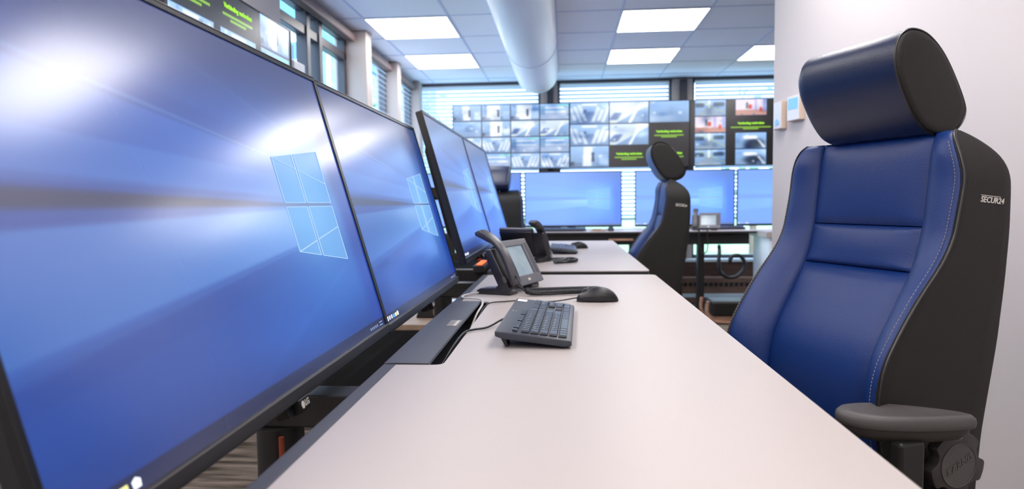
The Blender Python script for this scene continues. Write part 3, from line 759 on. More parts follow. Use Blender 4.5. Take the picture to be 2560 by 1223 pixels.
def cord(name, label, bm, m=M['blackplastic'], cat='cable', group=None):
    return tag(obj(name, bm, m, None, 60), label, cat, group)
bm = bmesh.new()
pth = smooth_path([(-0.115, 2.045, 0.800), (-0.100, 2.035, 0.7905), (0.02, 2.065, 0.7905), (0.085, 2.09, 0.7905), (0.108, 2.115, 0.7905), (0.085, 2.140, 0.7905), (0.0, 2.125, 0.7905), (-0.11, 2.095, 0.7905)], 10)
coil(bm, pth, 0.0068, 0.0017, 0.0041)
tube(bm, smooth_path([(-0.155, 2.075, 0.845), (-0.140, 2.045, 0.825), (-0.122, 2.035, 0.796), (-0.115, 2.045, 0.800)], 6), 0.0024, 8)
tube(bm, smooth_path([(-0.11, 2.095, 0.7905), (-0.135, 2.075, 0.800), (-0.17, 2.08, 0.835)], 6), 0.0024, 8)
cord('coiled_cord', 'black coiled handset cord doubled back towards the nearer mouse', bm, group='coiled telephone cords')
bm = bmesh.new()
pth = smooth_path([(-0.05, 3.07, 0.7905), (0.03, 3.13, 0.7905), (0.055, 3.22, 0.7905), (0.02, 3.28, 0.7905), (-0.08, 3.25, 0.7905)], 10); coil(bm, pth, 0.0066, 0.0019, 0.0062)
tube(bm, smooth_path([(-0.07, 3.22, 0.83), (-0.055, 3.13, 0.80), (-0.05, 3.07, 0.7905)], 6), 0.0024, 8)
cord('coiled_cord', 'black coiled cord curled on the second desk', bm, group='coiled telephone cords')
bm = bmesh.new(); tube(bm, smooth_path([(0.035, 1.932, 0.7905), (-0.04, 1.905, 0.7835), (-0.12, 1.925, 0.7835), (-0.17, 1.905, 0.7835), (-0.212, 1.86, 0.7845), (-0.227, 1.79, 0.768), (-0.228, 1.70, 0.74)], 8), 0.0019, 8)
cord('mouse_cable', 'thin black mouse cable running into the desk recess', bm)
bm = bmesh.new(); tube(bm, smooth_path([(-0.132, 1.56, 0.798), (-0.150, 1.55, 0.792), (-0.175, 1.50, 0.785), (-0.205, 1.475, 0.784), (-0.219, 1.44, 0.784), (-0.228, 1.36, 0.774), (-0.236, 1.28, 0.758), (-0.25, 1.20, 0.735)], 8), 0.0024, 8)
cord('keyboard_cable', 'black keyboard cable looping into the desk recess', bm)
bm = bmesh.new(); tube(bm, smooth_path([(-0.235, 2.115, 0.786), (-0.262, 2.10, 0.785), (-0.300, 2.03, 0.786), (-0.304, 1.975, 0.786), (-0.275, 1.955, 0.786), (-0.243, 1.93, 0.786), (-0.230, 1.86, 0.782), (-0.237, 1.78, 0.765), (-0.242, 1.68, 0.735)], 8), 0.0030, 8)
cord('network_cable', 'white cable from the nearer telephone into the desk recess', bm, M['whitecable'])

# ------------------------------------------------------------------ operator chairs (local: x right, y forward, z up)
YF_ = [(0.40, 0.150), (0.50, 0.205), (0.62, 0.228), (0.70, 0.230), (0.75, 0.217), (0.80, 0.188), (0.85, 0.155), (0.89, 0.125), (0.93, 0.090), (0.98, 0.060), (1.04, 0.047), (1.10, 0.036), (1.15, 0.038), (1.185, 0.034), (1.194, 0.026), (1.200, 0.014)]
YC_ = [(0.40, 0.120), (0.50, 0.150), (0.60, 0.166), (0.68, 0.166), (0.74, 0.152), (0.77, 0.140), (0.83, 0.106), (0.88, 0.080), (0.92, 0.058), (1.01, 0.036), (1.10, 0.026), (1.17, 0.018), (1.20, 0.006)]
YBK = [(0.40, -0.015), (0.595, -0.033), (0.779, -0.067), (0.90, -0.082), (1.0, -0.090), (1.10, -0.090), (1.135, -0.081), (1.158, -0.063), (1.178, -0.036), (1.192, -0.010), (1.200, 0.010)]
def make_chair(label):
    t = thing('operator_chair', label, 'chair', group='high-backed black leather operator chairs')
    W2 = 0.245
    def shoulders(bm):      # the back narrows and rounds off towards the top
        for v in bm.verts:
            if v.co.z > 1.09 and abs(v.co.x) > 0.158:
                k = 1-0.42*min(1, (v.co.z-1.09)/0.11)**2; v.co.x = math.copysign(0.158+(abs(v.co.x)-0.158)*k, v.co.x)
        return bm
    # shell: side outline lofted across the width, the edges rounded
    zq = lambda q, a, b: a+(b-a)*(1-(1-q)**1.8)
    zs = [zq(i/70, 0.40, 1.1995) for i in range(71)]
    fr = [(max(interp(YC_, z)-0.028, interp(YBK, z)+0.003), z) for z in zs if z < 1.188]; frs = [(interp(YF_, z)-0.001, z) for z in zs]; bk = [(interp(YBK, z), z) for z in zs]
    outl = fr+[p for p in bk[::-1] if p[1] < 1.188]; outs = frs+bk[::-1]
    cy = 0.04
    rings = []
    for lx, s in ((-W2, 0.0), (-W2-0.004, 0.006)): pass
    prof = [(-W2+0.030, 0.0, 0.0)]
    secs = [(-W2-0.000, 0.006), (-W2+0.006, 0.0), (W2-0.006, 0.0), (W2+0.000, 0.006)]
    def offset(pts, ins):
        n = len(pts); ar = sum(pts[k][0]*pts[(k+1) % n][1]-pts[(k+1) % n][0]*pts[k][1] for k in range(n)); sg = 1 if ar > 0 else -1; res = []
        for k, p in enumerate(pts):
            d = (Vector(pts[(k+1) % n])-Vector(pts[k-1])); d = d.normalized() if d.length > 1e-9 else Vector((1, 0))
            res.append((p[0]-sg*d.y*ins, p[1]+sg*d.x*ins))
        return res
    bm = bmesh.new(); loft(bm, [[(lx, y_, z_) for y_, z_ in outl] for lx in (-W2+0.01, 0, W2-0.01)])
    for s in (-1, 1):
        rr = []
        for z in zs:
            yf = interp(YF_, z)-0.001; yb = min(interp(YBK, z), yf-0.004); th = yf-yb; e = min(0.004, th*0.25)
            rr.append([(s*(W2-0.020), yb+e*0.3, z), (s*(W2+0.0005), yb, z)]+[(s*(W2+0.0030), yb+e+(th-2*e)*k/8, z) for k in range(9)]+[(s*(W2+0.0010), yf, z), (s*(W2-0.012), yf-min(0.012, th*0.5), z)])
        loft(bm, rr)
    obj('back_shell', shoulders(bm), M['leatherside'], t, 40)
    # side bolsters: cross-section bulging forward between the inner seam and the edge seam
    for s in (-1, 1):
        bm = bmesh.new(); rr = []
        nz = 60
        for i in range(nz+1):
            z = zq(i/nz, 0.42, 1.1985); yc = interp(YC_, z); yf = interp(YF_, z); e = min(1, (1.2-z)/0.05)**0.5 if z > 1.15 else 1
            xi = 0.158+0.0*z; ring = []
            for k in range(13):
                q = k/12; xx = xi+(W2+0.003-xi)*q
                bulge = 0.016*math.sin(PI*min(1, q*1.02))**0.7*e
                yy = yc-0.004+(yf-yc)*(q**0.8)+bulge
                if q > 0.85: yy -= 0.006*((q-0.85)/0.15)**2
                ring.append((s*xx, yy, z))
            ring += [(s*(W2-0.001), max(yf-0.03, interp(YBK, z)+0.004), z), (s*xi, max(yc-0.03, interp(YBK, z)+0.004), z)]
            rr.append(ring)
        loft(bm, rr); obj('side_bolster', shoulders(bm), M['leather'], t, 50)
        # piping and stitching along the edge seam
        pts = [(s*(W2+0.003), interp(YF_, z)-0.006, z) for z in [zq(i/60, 0.42, 1.1985) for i in range(61)]]
        bm = bmesh.new(); tube(bm, pts, 0.0028, 8); obj('piping', shoulders(bm), M['leatherseam'], t, 60)
        bm = bmesh.new()
        for off, oy in ((0.0025, -0.013), (0.0, 0.0075)):
            for i in range(110):
                z = 0.43+i*0.0068; z2 = z+0.0042
                if off: a = (s*(W2+off-0.001), interp(YF_, z)+oy, z); b = (s*(W2+off-0.001), interp(YF_, z2)+oy, z2)
                else: a = (s*(W2-0.008), interp(YF_, z)+0.0045, z); b = (s*(W2-0.008), interp(YF_, z2)+0.0045, z2)
                tube(bm, [a, b], 0.0009, 4)
        obj('stitching', shoulders(bm), M['thread'], t)
        # piping round the rear edge
        bm = bmesh.new(); tube(bm, [(s*(W2+0.001), interp(YBK, z)+0.003, z) for z in [zq(i/50, 0.42, 1.196) for i in range(51)]], 0.0022, 6); obj('rear_piping', shoulders(bm), M['leatherseam'], t, 60)
    # three cushions of the middle panel
    def cushion(z0, z1, puff):
        bm = bmesh.new(); nx, nz = 24, 18; rr = []
        for j in range(nz+1):
            v = j/nz; z = z0+(z1-z0)*v; ring = []
            ev = 1-abs(2*v-1)**8
            for i in range(nx+1):
                u = i/nx; x = -0.157+0.314*u; eu = 1-abs(2*u-1)**8
                yy = interp(YC_, z)+puff*min(ev, eu)**0.6*(0.6+0.4*math.sin(PI*u)*math.sin(PI*v))-0.006
                ring.append((x, yy, z))
            yk = max(interp(YC_, z)-0.03, interp(YBK, z)+0.003); ring += [(0.157, yk, z), (-0.157, yk, z)]
            rr.append(ring)
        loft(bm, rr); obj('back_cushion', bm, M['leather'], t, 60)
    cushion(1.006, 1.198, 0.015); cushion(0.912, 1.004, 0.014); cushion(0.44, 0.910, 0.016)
    # headrest roll
    P0 = [(0.060, 1.406), (0.025, 1.396), (-0.012, 1.365), (-0.045, 1.318), (-0.074, 1.262), (-0.076, 1.234), (-0.060, 1.210), (-0.036, 1.198), (0.0, 1.1945), (0.030, 1.203), (0.060, 1.234), (0.086, 1.276), (0.104, 1.315), (0.110, 1.350), (0.104, 1.380), (0.086, 1.400)]
    N = len(P0); P1 = []
    for i in range(N):
        a, b, c, d = [Vector(P0[(i+k) % N]) for k in (-1, 0, 1, 2)]
        for k in range(5):
            q = k/5; P1.append(0.5*((2*b)+(-a+c)*q+(2*a-5*b+4*c-d)*q*q+(-a+3*b-3*c+d)*q**3))
    cen = Vector((0.02, 1.305)); HW = 0.155; rr = []
    for lx, s in ((-HW-0.004, 0.80), (-HW-0.003, 0.93), (-HW+0.002, 0.985), (-HW+0.008, 1.0), (-0.06, 1.0), (0.06, 1.0), (HW-0.045, 1.0), (HW-0.030, 0.985), (HW-0.020, 0.94), (HW-0.014, 0.82)):
        rr.append([(lx, cen.x+(p.x-cen.x)*s, cen.y+(p.y-cen.y)*s) for p in P1])
    bm = bmesh.new(); loft(bm, rr); 
    for f in bm.faces:
        if all(v.co.x < -HW+0.0035 for v in f.verts): f.material_index = 1
    M['leatherhead'] = mat('headrest_leather_blue_reflection', rgb(6, 24, 60), 0.33, spec=0.7, bump=(420, 0.35, 0.0015))  # black headrest leather; reflected screen blue is painted into the colour
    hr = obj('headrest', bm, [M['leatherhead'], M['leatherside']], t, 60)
    for s in (-1,):
        bm = bmesh.new(); ring = [(s*(HW-0.002), cen.x+(p.x-cen.x)*0.995, cen.y+(p.y-cen.y)*0.995) for p in P1]; ring.append(ring[0]); ring.append(ring[1])
        tube(bm, ring, 0.0024, 6); obj('headrest_piping', bm, M['leatherseam'], hr, 60)
    for s in (-1, 1):
        bm = bmesh.new(); cyl(bm, (s*0.06, -0.035, 1.15), (s*0.06, -0.035, 1.23), 0.006); obj('headrest_post', bm, M['blackmetal'], t, 40)
    # seat
    rr = []
    for i in range(21):
        q = i/20; yy = 0.10+0.50*q; zt_ = 0.475+0.02*math.sin(PI*q)-(0.05*((q-0.85)/0.15)**2 if q > 0.85 else 0); hw = 0.255-0.02*q
        ring = []
        for k in range(17):
            u = -1+2*k/16; ring.append((hw*u, yy, zt_+0.025*abs(u)**3-(0.02*((abs(u)-0.9)/0.1) if abs(u) > 0.9 else 0)))
        ring += [(hw, yy, 0.40), (-hw, yy, 0.40)]
        rr.append(ring)
    bm = bmesh.new(); loft(bm, rr); obj('seat', bm, M['leatherside'], t, 50)
    bm = bmesh.new(); box(bm, -0.17, 0.17, 0.12, 0.45, 0.34, 0.40, 0.01); obj('seat_mechanism', bm, M['blackmetal'], t)
    bm = bmesh.new(); cyl(bm, (0, 0.27, 0.12), (0, 0.27, 0.34), 0.028); cyl(bm, (0, 0.27, 0.08), (0, 0.27, 0.24), 0.036); obj('gas_lift', bm, M['blackmetal'], t, 40)
    bm = bmesh.new(); cyl(bm, (0, 0.27, 0.075), (0, 0.27, 0.13), 0.05)
    for k in range(5):
        a = 2*PI*k/5+0.3; c, s = math.cos(a), math.sin(a)
        q = [(0.03, -0.022, 0.075), (0.03, 0.022, 0.075), (0.03, 0.022, 0.12), (0.03, -0.022, 0.12)]; p = [(0.31, -0.014, 0.07), (0.31, 0.014, 0.07), (0.31, 0.014, 0.09), (0.31, -0.014, 0.09)]
        loft(bm, [[(x*c-y*s, 0.27+x*s+y*c, z) for x, y, z in q], [(x*c-y*s, 0.27+x*s+y*c, z) for x, y, z in p]])
    obj('star_base', bm, M['blackmetal'], t)
    for k in range(5):
        a = 2*PI*k/5+0.3; c, s = math.cos(a), math.sin(a); x, y = 0.295*c, 0.27+0.295*s
        bm = bmesh.new()
        for e in (-1, 1): cyl(bm, (x-s*0.012*e, y+c*0.012*e, 0.03), (x-s*0.024*e, y+c*0.024*e, 0.03), 0.03)
        cyl(bm, (x, y, 0.03), (x, y, 0.075), 0.008); obj('caster', bm, M['blackplastic'], t, 40)
    # backrest support bars beside the shell and recline knob on the left
    bm = bmesh.new(); prism(bm, [(0.30, 0.40), (0.33, 0.36), (0.12, 0.36), (0.05, 0.46), (0.035, 0.58), (0.09, 0.59), (0.11, 0.50), (0.13, 0.43)], 'x', -0.283, -0.262, bev=0.004); 
    prism(bm, [(0.30, 0.40), (0.33, 0.36), (0.12, 0.36), (0.05, 0.46), (0.035, 0.58), (0.09, 0.59), (0.11, 0.50), (0.13, 0.43)], 'x', 0.262, 0.283, bev=0.004); 
    box(bm, -0.27, 0.27, 0.14, 0.20, 0.35, 0.375, 0.003); obj('recliner_bracket', bm, M['blackmetal'], t)
    kx, ky, kz = -0.283, 0.099, 0.568; pts = []
    for i in range(90):
        a = 2*PI*i/90; dl = ((a+0.35) % (2*PI/5))-PI/5; rn, RR = 0.0195, 0.068; r = 0.063
        if abs(RR*math.sin(dl)) < rn: r = min(r, RR*math.cos(dl)-math.sqrt(rn*rn-(RR*math.sin(dl))**2))
        pts.append((ky+r*math.cos(a), kz+r*math.sin(a)))
    bm = bmesh.new(); prism(bm, pts, 'x', kx-0.028, kx-0.006, bev=0.002, seg=2); cyl(bm, (kx, ky, kz), (kx+0.03, ky, kz), 0.03); kn = obj('recline_knob', bm, M['knob'], t, 40)
    bm = bmesh.new(); cyl(bm, (kx-0.0285, ky, kz), (kx-0.0275, ky, kz), 0.041, seg=48); tube(bm, [(kx-0.029, ky+0.041*math.cos(a*PI/24), kz+0.041*math.sin(a*PI/24)) for a in range(49)], 0.0008, 6); obj('knob_disc', bm, M['pad'], kn, 40)
    text('knob_lettering', 'KARNIS', 0.019, frame((kx-0.0292, ky, kz+0.002), (0, -0.90, 0.42), (0, 0.42, 0.90)), M['silverdark'], kn, extrude=0.0006, shear=0.3, bold=0.0004)
    # armrests: a teardrop pad on a bracket
    for s in (-1, 1):
        ax = s*0.335; A = Matrix.Translation((ax, 0.19, 0.655)) @ Matrix.Rotation(R(26)*(-s) if s < 0 else R(-26), 4, 'Z')
        if s < 0: A = Matrix.Translation((ax+0.045, 0.205, 0.650)) @ Matrix.Rotation(R(-28), 4, 'Z')
        else: A = Matrix.Translation((ax-0.02, 0.205, 0.650)) @ Matrix.Rotation(R(10), 4, 'Z')
        bm = bmesh.new(); n = 80; outl = []
        for i in range(n):
            a = 2*PI*i/n; c, sn = math.cos(a), math.sin(a); yy = 0.118*sn; wv = 0.045*(1+0.42*sn); outl.append((wv*math.copysign(abs(c)**0.9, c), yy))
        rr = []
        for q, z in ((0.05, 0.0245), (0.45, 0.024), (0.70, 0.0255), (0.84, 0.0265), (0.93, 0.024), (0.985, 0.018), (1.0, 0.010), (0.985, 0.002), (0.95, 0.0)): rr.append([(x*q, y*q, z-0.002*(1-q)) for x, y in outl])
        loft(bm, rr); bmesh.ops.transform(bm, matrix=A, verts=bm.verts); pad = obj('armrest_pad', bm, M['pad'], t, 60)
        bm = bmesh.new(); rr = []
        for q, z in ((0.94, 0.0), (0.92, -0.010), (0.80, -0.020), (0.55, -0.026)): rr.append([(x*q, y*q+0.003, z) for x, y in outl])
        loft(bm, rr); bmesh.ops.transform(bm, matrix=A, verts=bm.verts); obj('armrest_base', bm, M['knob'], t, 60)
        bm = bmesh.new(); xx = s*0.318; box(bm, xx-0.014, xx+0.014, 0.20, 0.255, 0.36, 0.632, 0.006); box(bm, min(xx, s*0.2), max(xx, s*0.2), 0.205, 0.25, 0.352, 0.372, 0.003); obj('armrest_post', bm, M['blackmetal'], t)
    # lettering on the sides
    fm = frame((-W2-0.0062, 0.0, 1.030), (0, -1, -0.10), (0, -0.10, 1))
    text('side_lettering', 'SECUR24', 0.016, Matrix.Translation((0.0026, -0.040, 0.028)) @ fm, M['silver'], t, extrude=0.0004, width=0.060, shear=0.15, bold=0.0003)
    bm = bmesh.new(); box(bm, -0.030, 0.020, 0.0078, 0.0090, 0, 0.0005); bmesh.ops.transform(bm, matrix=Matrix.Translation((0.0026, -0.040, 0.028)) @ fm, verts=bm.verts); obj('lettering_underline', bm, M['silver'], t)
    return t
M['silverdark'] = mat('dull_raised_lettering', rgb(86, 82, 80), 0.35, metal=0.3)
ang = math.atan2(0.9367, -0.35)
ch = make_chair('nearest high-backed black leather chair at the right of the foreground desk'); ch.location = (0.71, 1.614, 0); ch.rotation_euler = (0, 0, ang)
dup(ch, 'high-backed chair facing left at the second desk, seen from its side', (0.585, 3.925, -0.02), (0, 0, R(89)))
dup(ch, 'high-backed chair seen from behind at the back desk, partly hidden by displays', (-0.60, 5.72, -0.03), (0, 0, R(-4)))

# ------------------------------------------------------------------ back desk and its displays
BZ = 0.787
def back_desk():
    t = thing('back_desk', 'long pale desk along the back wall under the video wall', 'desk', (0, 6.2, 0))
    bm = bmesh.new(); box(bm, -1.35, 1.71, 0, 0.80, BZ-0.004, BZ, 0.001); obj('desktop', bm, M['laminate'], t)
    bm = bmesh.new(); box(bm, -1.35, 1.71, 0, 0.80, BZ-0.022, BZ-0.004, 0.001); obj('desktop_core', bm, M['core'], t)
    bm = bmesh.new(); box(bm, -1.3, 1.66, 0.04, 0.10, 0.665, BZ-0.022, 0.003); obj('front_beam', bm, M['blackmetal'], t)
    for x in (-1.2, 0.62, 1.235):
        bm = bmesh.new(); box(bm, x-0.03, x+0.03, 0.05, 0.13, 0.03, 0.665, 0.003); obj('leg', bm, M['blackmetal'], t)
        bm = bmesh.new(); box(bm, x-0.03, x+0.03, -0.02+0.05, 0.7, 0, 0.03, 0.003); obj('foot', bm, M['blackmetal'], t)
    bm = bmesh.new(); box(bm, 0.40, 0.62, -0.012, 0.039, 0.705, 0.722, 0.003); obj('handle_bar', bm, M['tan'], t)
back_desk()
def stand_display(x, label, src=None):
    o = dup(disp, label, (x, 6.74, 0.812), (0, 0, 0), 'wide desk displays with the blue window wallpaper'); o.scale = (0.992, 1, 0.965)
    bm = bmesh.new(); box(bm, -0.13, 0.13, -0.06, 0.16, -0.0255, -0.0225, 0.001); obj('stand_base', bm, M['blackmetal'], o)
    bm = bmesh.new(); box(bm, -0.03, 0.03, 0.062, 0.085, -0.0225, 0.25, 0.003); obj('stand_neck', bm, M['blackmetal'], o)
    for c in [c for c in bpy.data.objects if c.parent == o and c.name.startswith('screen')]:
        if 'back_me' not in MATS: 
            me2 = c.data.copy(); me2.materials[0] = M['screen_back']; MATS['back_me'] = me2
            at = me2.color_attributes['picture']; buf = np.zeros(len(me2.vertices)*4, np.float32); at.data.foreach_get('color', buf); buf = buf.reshape(-1, 4)
            xx = np.array([v.co.x for v in me2.vertices]); k_ = (0.62-0.30*np.clip((xx+0.1)/0.55, 0, 1))[:, None]
            buf[:, :3] = buf[:, :3]*(1-k_)+np.array([lin(132), lin(172), lin(250)])*k_; at.data.foreach_set('color', buf.ravel())
        c.data = MATS['back_me']
stand_display(0.084, 'back display between the two farther chairs')
stand_display(1.170, 'back display behind the side-on chair and telephone')
stand_display(2.150, 'back display cut off by the white partition')
stand_display(-0.905, 'back display mostly hidden behind the left row of displays')
dup(ph, 'small telephone on the back desk in front of a display', (1.285, 6.35, BZ), (0, 0, R(-14)))
bm = bmesh.new(); coil(bm, smooth_path([(1.19, 6.36, 0.80), (1.20, 6.185, 0.80), (1.205, 6.175, 0.70), (1.225, 6.175, 0.60), (1.25, 6.175, 0.59), (1.275, 6.175, 0.62), (1.28, 6.18, 0.72), (1.275, 6.19, 0.80), (1.25, 6.25, 0.80)], 10), 0.006, 0.0022, 0.008)
cord('coiled_cord', 'coiled cord hanging over the front edge of the back desk', bm, group='coiled telephone cords')
bm = bmesh.new(); tube(bm, smooth_path([(1.40, 6.27, 0.646), (1.385, 6.19, 0.60), (1.375, 6.17, 0.50), (1.39, 6.17, 0.42), (1.45, 6.17, 0.375), (1.53, 6.17, 0.38), (1.595, 6.17, 0.44), (1.60, 6.17, 0.51), (1.56, 6.17, 0.565), (1.50, 6.17, 0.565), (1.475, 6.17, 0.53), (1.48, 6.175, 0.505)], 10), 0.017, 12)
cord('cable_snake', 'thick black cable hose curled under the back desk', bm)
k3 = make_keyboard('keyboard lying on the back desk left of the papers', False); k3.location = (-0.03, 6.38, BZ); k3.rotation_euler = (0, 0, 0)
k4 = make_keyboard('keyboard lying at the right end of the back desk', False); k4.location = (1.47, 6.575, BZ); k4.rotation_euler = (0, 0, R(1))
dup(ms, 'dark mouse on the back desk beside the papers', (0.43, 6.37, BZ-0.0005), (0, 0, R(80)))
bm = bmesh.new(); prism(bm, [(0.24, 6.30), (0.36, 6.28), (0.40, 6.42), (0.30, 6.46)], 'z', BZ+0.0005, BZ+0.012); box(bm, 0.26, 0.34, 6.33, 6.40, BZ+0.012, BZ+0.022, 0.003)
tag(obj('paper_stack', bm, M['wood']), 'beige papers on the back desk between keyboard and mouse', 'papers')
t = thing('mug', 'pale mug on the back desk beside the small telephone', 'mug', (1.085, 6.36, BZ+0.001))
bm = bmesh.new(); cyl(bm, (0, 0, 0), (0, 0, 0.05), 0.026, 0.03, 20); obj('cup', bm, M['heater'], t, 40)
bm = bmesh.new(); tube(bm, [(0.028+0.014*math.sin(a*PI/8), 0, 0.025+0.014*math.cos(a*PI/8)) for a in range(9)], 0.003, 6); obj('handle', bm, M['heater'], t, 60)
# white cabinet at the end of the back desk
t = thing('side_cabinet', 'white cabinet with pinkish top at the right end of the back desk', 'cabinet', (1.742, 5.95, 0))
bm = bmesh.new(); box(bm, 0.01, 0.60, 0.01, 0.5, 0, 0.735, 0.003); obj('body', bm, M['whiteplastic'], t)
bm = bmesh.new(); box(bm, -0.02, 0.62, -0.01, 0.52, 0.735, 0.79, 0.004); obj('top', bm, M['beigetop'] if 'beigetop' in M else M['laminate'], t)
bm = bmesh.new(); box(bm, 0.03, 0.57, 0.002, 0.0105, 0.05, 0.70, 0.002); d_ = obj('door', bm, M['whiteplastic'], t)
bm = bmesh.new(); box(bm, 0.06, 0.08, -0.012, 0.002, 0.5, 0.62, 0.003); obj('handle', bm, M['frame'], d_)
# convector along the back wall and a low stool
t = thing('radiator', 'low brown convector with white bar along the back wall', 'radiator', (0.2, 7.10, 0))
bm = bmesh.new(); box(bm, -1.2, 2.0, 0.04, 0.18, 0.0, 0.26, 0.004); obj('body', bm, M['brown'], t)
bm = bmesh.new()
for k in range(60): box(bm, -1.15+k*0.052, -1.115+k*0.052, 0.032, 0.042, 0.17, 0.21)
obj('grille', bm, M['core'], t)
bm = bmesh.new(); box(bm, 1.02, 1.75, -0.005+0.03, 0.042, 0.055, 0.095, 0.006); obj('reflection_bar', bm, M['heater'], t)  # white bar shaped to stand for a light reflection low on the convector
t = thing('stool', 'low stool with black cushion and bent wooden frame near the back desk', 'stool', (1.42, 6.00, 0))
bm = bmesh.new(); box(bm, -0.17, 0.25, -0.15, 0.15, 0.07, 0.20, 0.02, 3); obj('cushion', bm, M['leatherside'], t)
bm = bmesh.new(); tube(bm, smooth_path([(-0.20, -0.13, 0.20), (-0.205, -0.13, 0.10), (-0.15, -0.13, 0.03), (0.0, -0.13, 0.015), (0.2, -0.13, 0.02), (0.27, -0.13, 0.10)], 8), 0.015, 8)
tube(bm, smooth_path([(-0.20, 0.13, 0.20), (-0.205, 0.13, 0.10), (-0.15, 0.13, 0.03), (0.0, 0.13, 0.015), (0.2, 0.13, 0.02), (0.27, 0.13, 0.10)], 8), 0.015, 8); box(bm, -0.14, 0.22, -0.13, 0.13, 0.03, 0.072, 0.004); obj('wooden_frame', bm, M['tan'], t)

# ------------------------------------------------------------------ video wall
rng = np.random.default_rng(7)
def cell(img, x0, x1, y0, y1, kind, seed, tint=(0.62, 0.78, 0.98)):
    """paint one camera feed into img rows y0..y1, columns x0..x1 (row 0 bottom)"""
    r = np.random.default_rng(seed); h, w_ = y1-y0, x1-x0
    V, U = np.meshgrid(np.linspace(0, 1, h), np.linspace(0, 1, w_), indexing='ij')
    a = np.zeros((h, w_, 3)); T = np.array(tint)
    if kind == 'black': a[:] = (0.10, 0.09, 0.10); img[y0:y1, x0:x1] = a; return
    a[:] = T*(0.78+0.22*V[..., None])
    def put(mask, c, al=1.0): 
        m_ = np.clip(mask, 0, 1)[..., None]*al; a[:] = a*(1-m_)+np.array(c)*m_
    def bx(u0, u1, v0, v1, c, al=1.0, s=0.03, sk=0.0):
        uu = U+sk*(V-0.5); put(smooth01(u0-s, u0+s, uu)*smooth01(u1+s, u1-s, uu)*smooth01(v0-s, v0+s, V)*smooth01(v1+s, v1-s, V), c, al)
    if kind == 'corridor':
        m = np.abs(U-0.5-0.1*(r.random()-0.5)) < 0.08+0.45*(0.55-V)
        put(m*(V < 0.55), (0.45, 0.58, 0.76)); 
        for s in (-1, 1):
            for k in range(3):
                c = 0.5+s*(0.18+0.13*k); bx(c-0.05, c+0.045, 0.06+0.10*r.random(), 0.62+0.3*r.random(), (0.96, 0.98, 1.0), 0.75, 0.03, -s*0.22)
        bx(0.3, 0.7, 0.85, 0.95, (1, 1, 1), 0.8); bx(0.35, 0.42, 0.55, 0.68, (0.16, 0.28, 0.5), 0.7)
    elif kind == 'room':
        bx(0.15+0.2*r.random(), 0.55+0.2*r.random(), 0.05, 0.98, (0.96, 0.98, 1.0), 0.9, 0.03, 0.15*(r.random()-0.5))
        bx(0.55, 0.62, 0.25, 0.7, (0.14, 0.2, 0.34), 0.85, 0.02); bx(0.0, 0.10, 0.05, 0.25, (0.12, 0.14, 0.2), 0.8)
        bx(0.75, 0.98, 0.1, 0.6, (0.72, 0.84, 0.98), 0.8); bx(0.05, 0.3, 0.0, 0.2, (0.40, 0.48, 0.62), 0.6, 0.05)
    elif kind == 'hall':
        put((V < 0.5+0.3*(U-0.5)*(r.random()-0.5)), (0.62, 0.70, 0.84), 0.8)
        bx(0.2, 1.0, 0.72, 0.80, (1, 1, 1), 0.9, 0.03, 0.6); bx(0.1, 0.9, 0.45, 0.52, (0.93, 0.97, 1), 0.8, 0.03); bx(0.0, 0.18, 0.3, 0.9, (0.36, 0.56, 0.74), 0.7)
        bx(0.6, 1.0, 0.84, 0.95, (0.5, 0.95, 0.8), 0.6)
    elif kind == 'ramp':
        put(smooth01(-0.02, 0.02, V-0.2-1.0*(U-0.35)), (0.88, 0.93, 1), 0.8)
        put(np.abs(V-0.1-0.95*(U-0.1)) < 0.022, (0.85, 0.87, 0.45), 0.55); bx(0.12, 0.34, 0.15, 0.5, (0.25, 0.38, 0.62), 0.85, 0.05, -0.4)
        bx(0.62, 0.70, 0.0, 0.95, (0.96, 0.98, 1), 0.9, 0.02, -0.3)
    elif kind == 'blank':
        put(np.exp(-(((U-0.55)/0.08)**2+((V-0.45)/0.3)**2)), (0.52, 0.62, 0.78), 0.6)
    elif kind == 'red':
        a[:] = (0.90, 0.86, 0.92); put((V < 0.32), (0.78, 0.56, 0.50), 0.9); bx(0.42, 0.52, 0.40, 0.66, (0.86, 0.16, 0.10), 0.95); bx(0.78, 0.85, 0.22, 0.48, (0.88, 0.22, 0.12), 0.95)
        bx(0.34, 0.40, 0.42, 0.8, (0.16, 0.30, 0.36), 0.9); bx(0.62, 0.68, 0.3, 1, (0.66, 0.62, 0.96), 0.8); bx(0.88, 1, 0.25, 1, (0.60, 0.66, 0.92), 0.8)
    elif kind == 'car':
        put(np.exp(-(((U-0.6)/0.34)**2+((V-0.30)/0.34)**2)**2), (0.10, 0.16, 0.26), 0.95); bx(0.3, 0.75, 0.60, 0.80, (0.97, 0.99, 1), 0.95, 0.06, 0.2); bx(0.72, 0.80, 0.05, 0.55, (0.95, 0.97, 1), 0.8, 0.03, 0.4)
    elif kind == 'street':
        put(np.abs(U-0.45) < 0.06+0.6*(0.6-V), (0.56, 0.64, 0.72), 0.9); bx(0.42, 0.5, 0.5, 1, (0.96, 0.98, 1), 0.9); bx(0, 0.3, 0.55, 0.8, (0.14, 0.24, 0.34), 0.8, 0.05); bx(0.6, 0.95, 0.6, 0.85, (0.16, 0.26, 0.34), 0.8, 0.05)
        put(np.abs(V-0.3+0.9*(U-0.85)) < 0.03, (0.8, 0.82, 0.4), 0.6)
    n_ = 3
    for k in range(n_):
        u = r.random(); v = r.random(); s = 0.02+0.03*r.random(); c = (0.97, 0.99, 1) if r.random() > 0.4 else (0.30, 0.44, 0.66)
        bx(u-s, u+s, v-s*1.5, v+s*1.5, c, 0.6, 0.02)
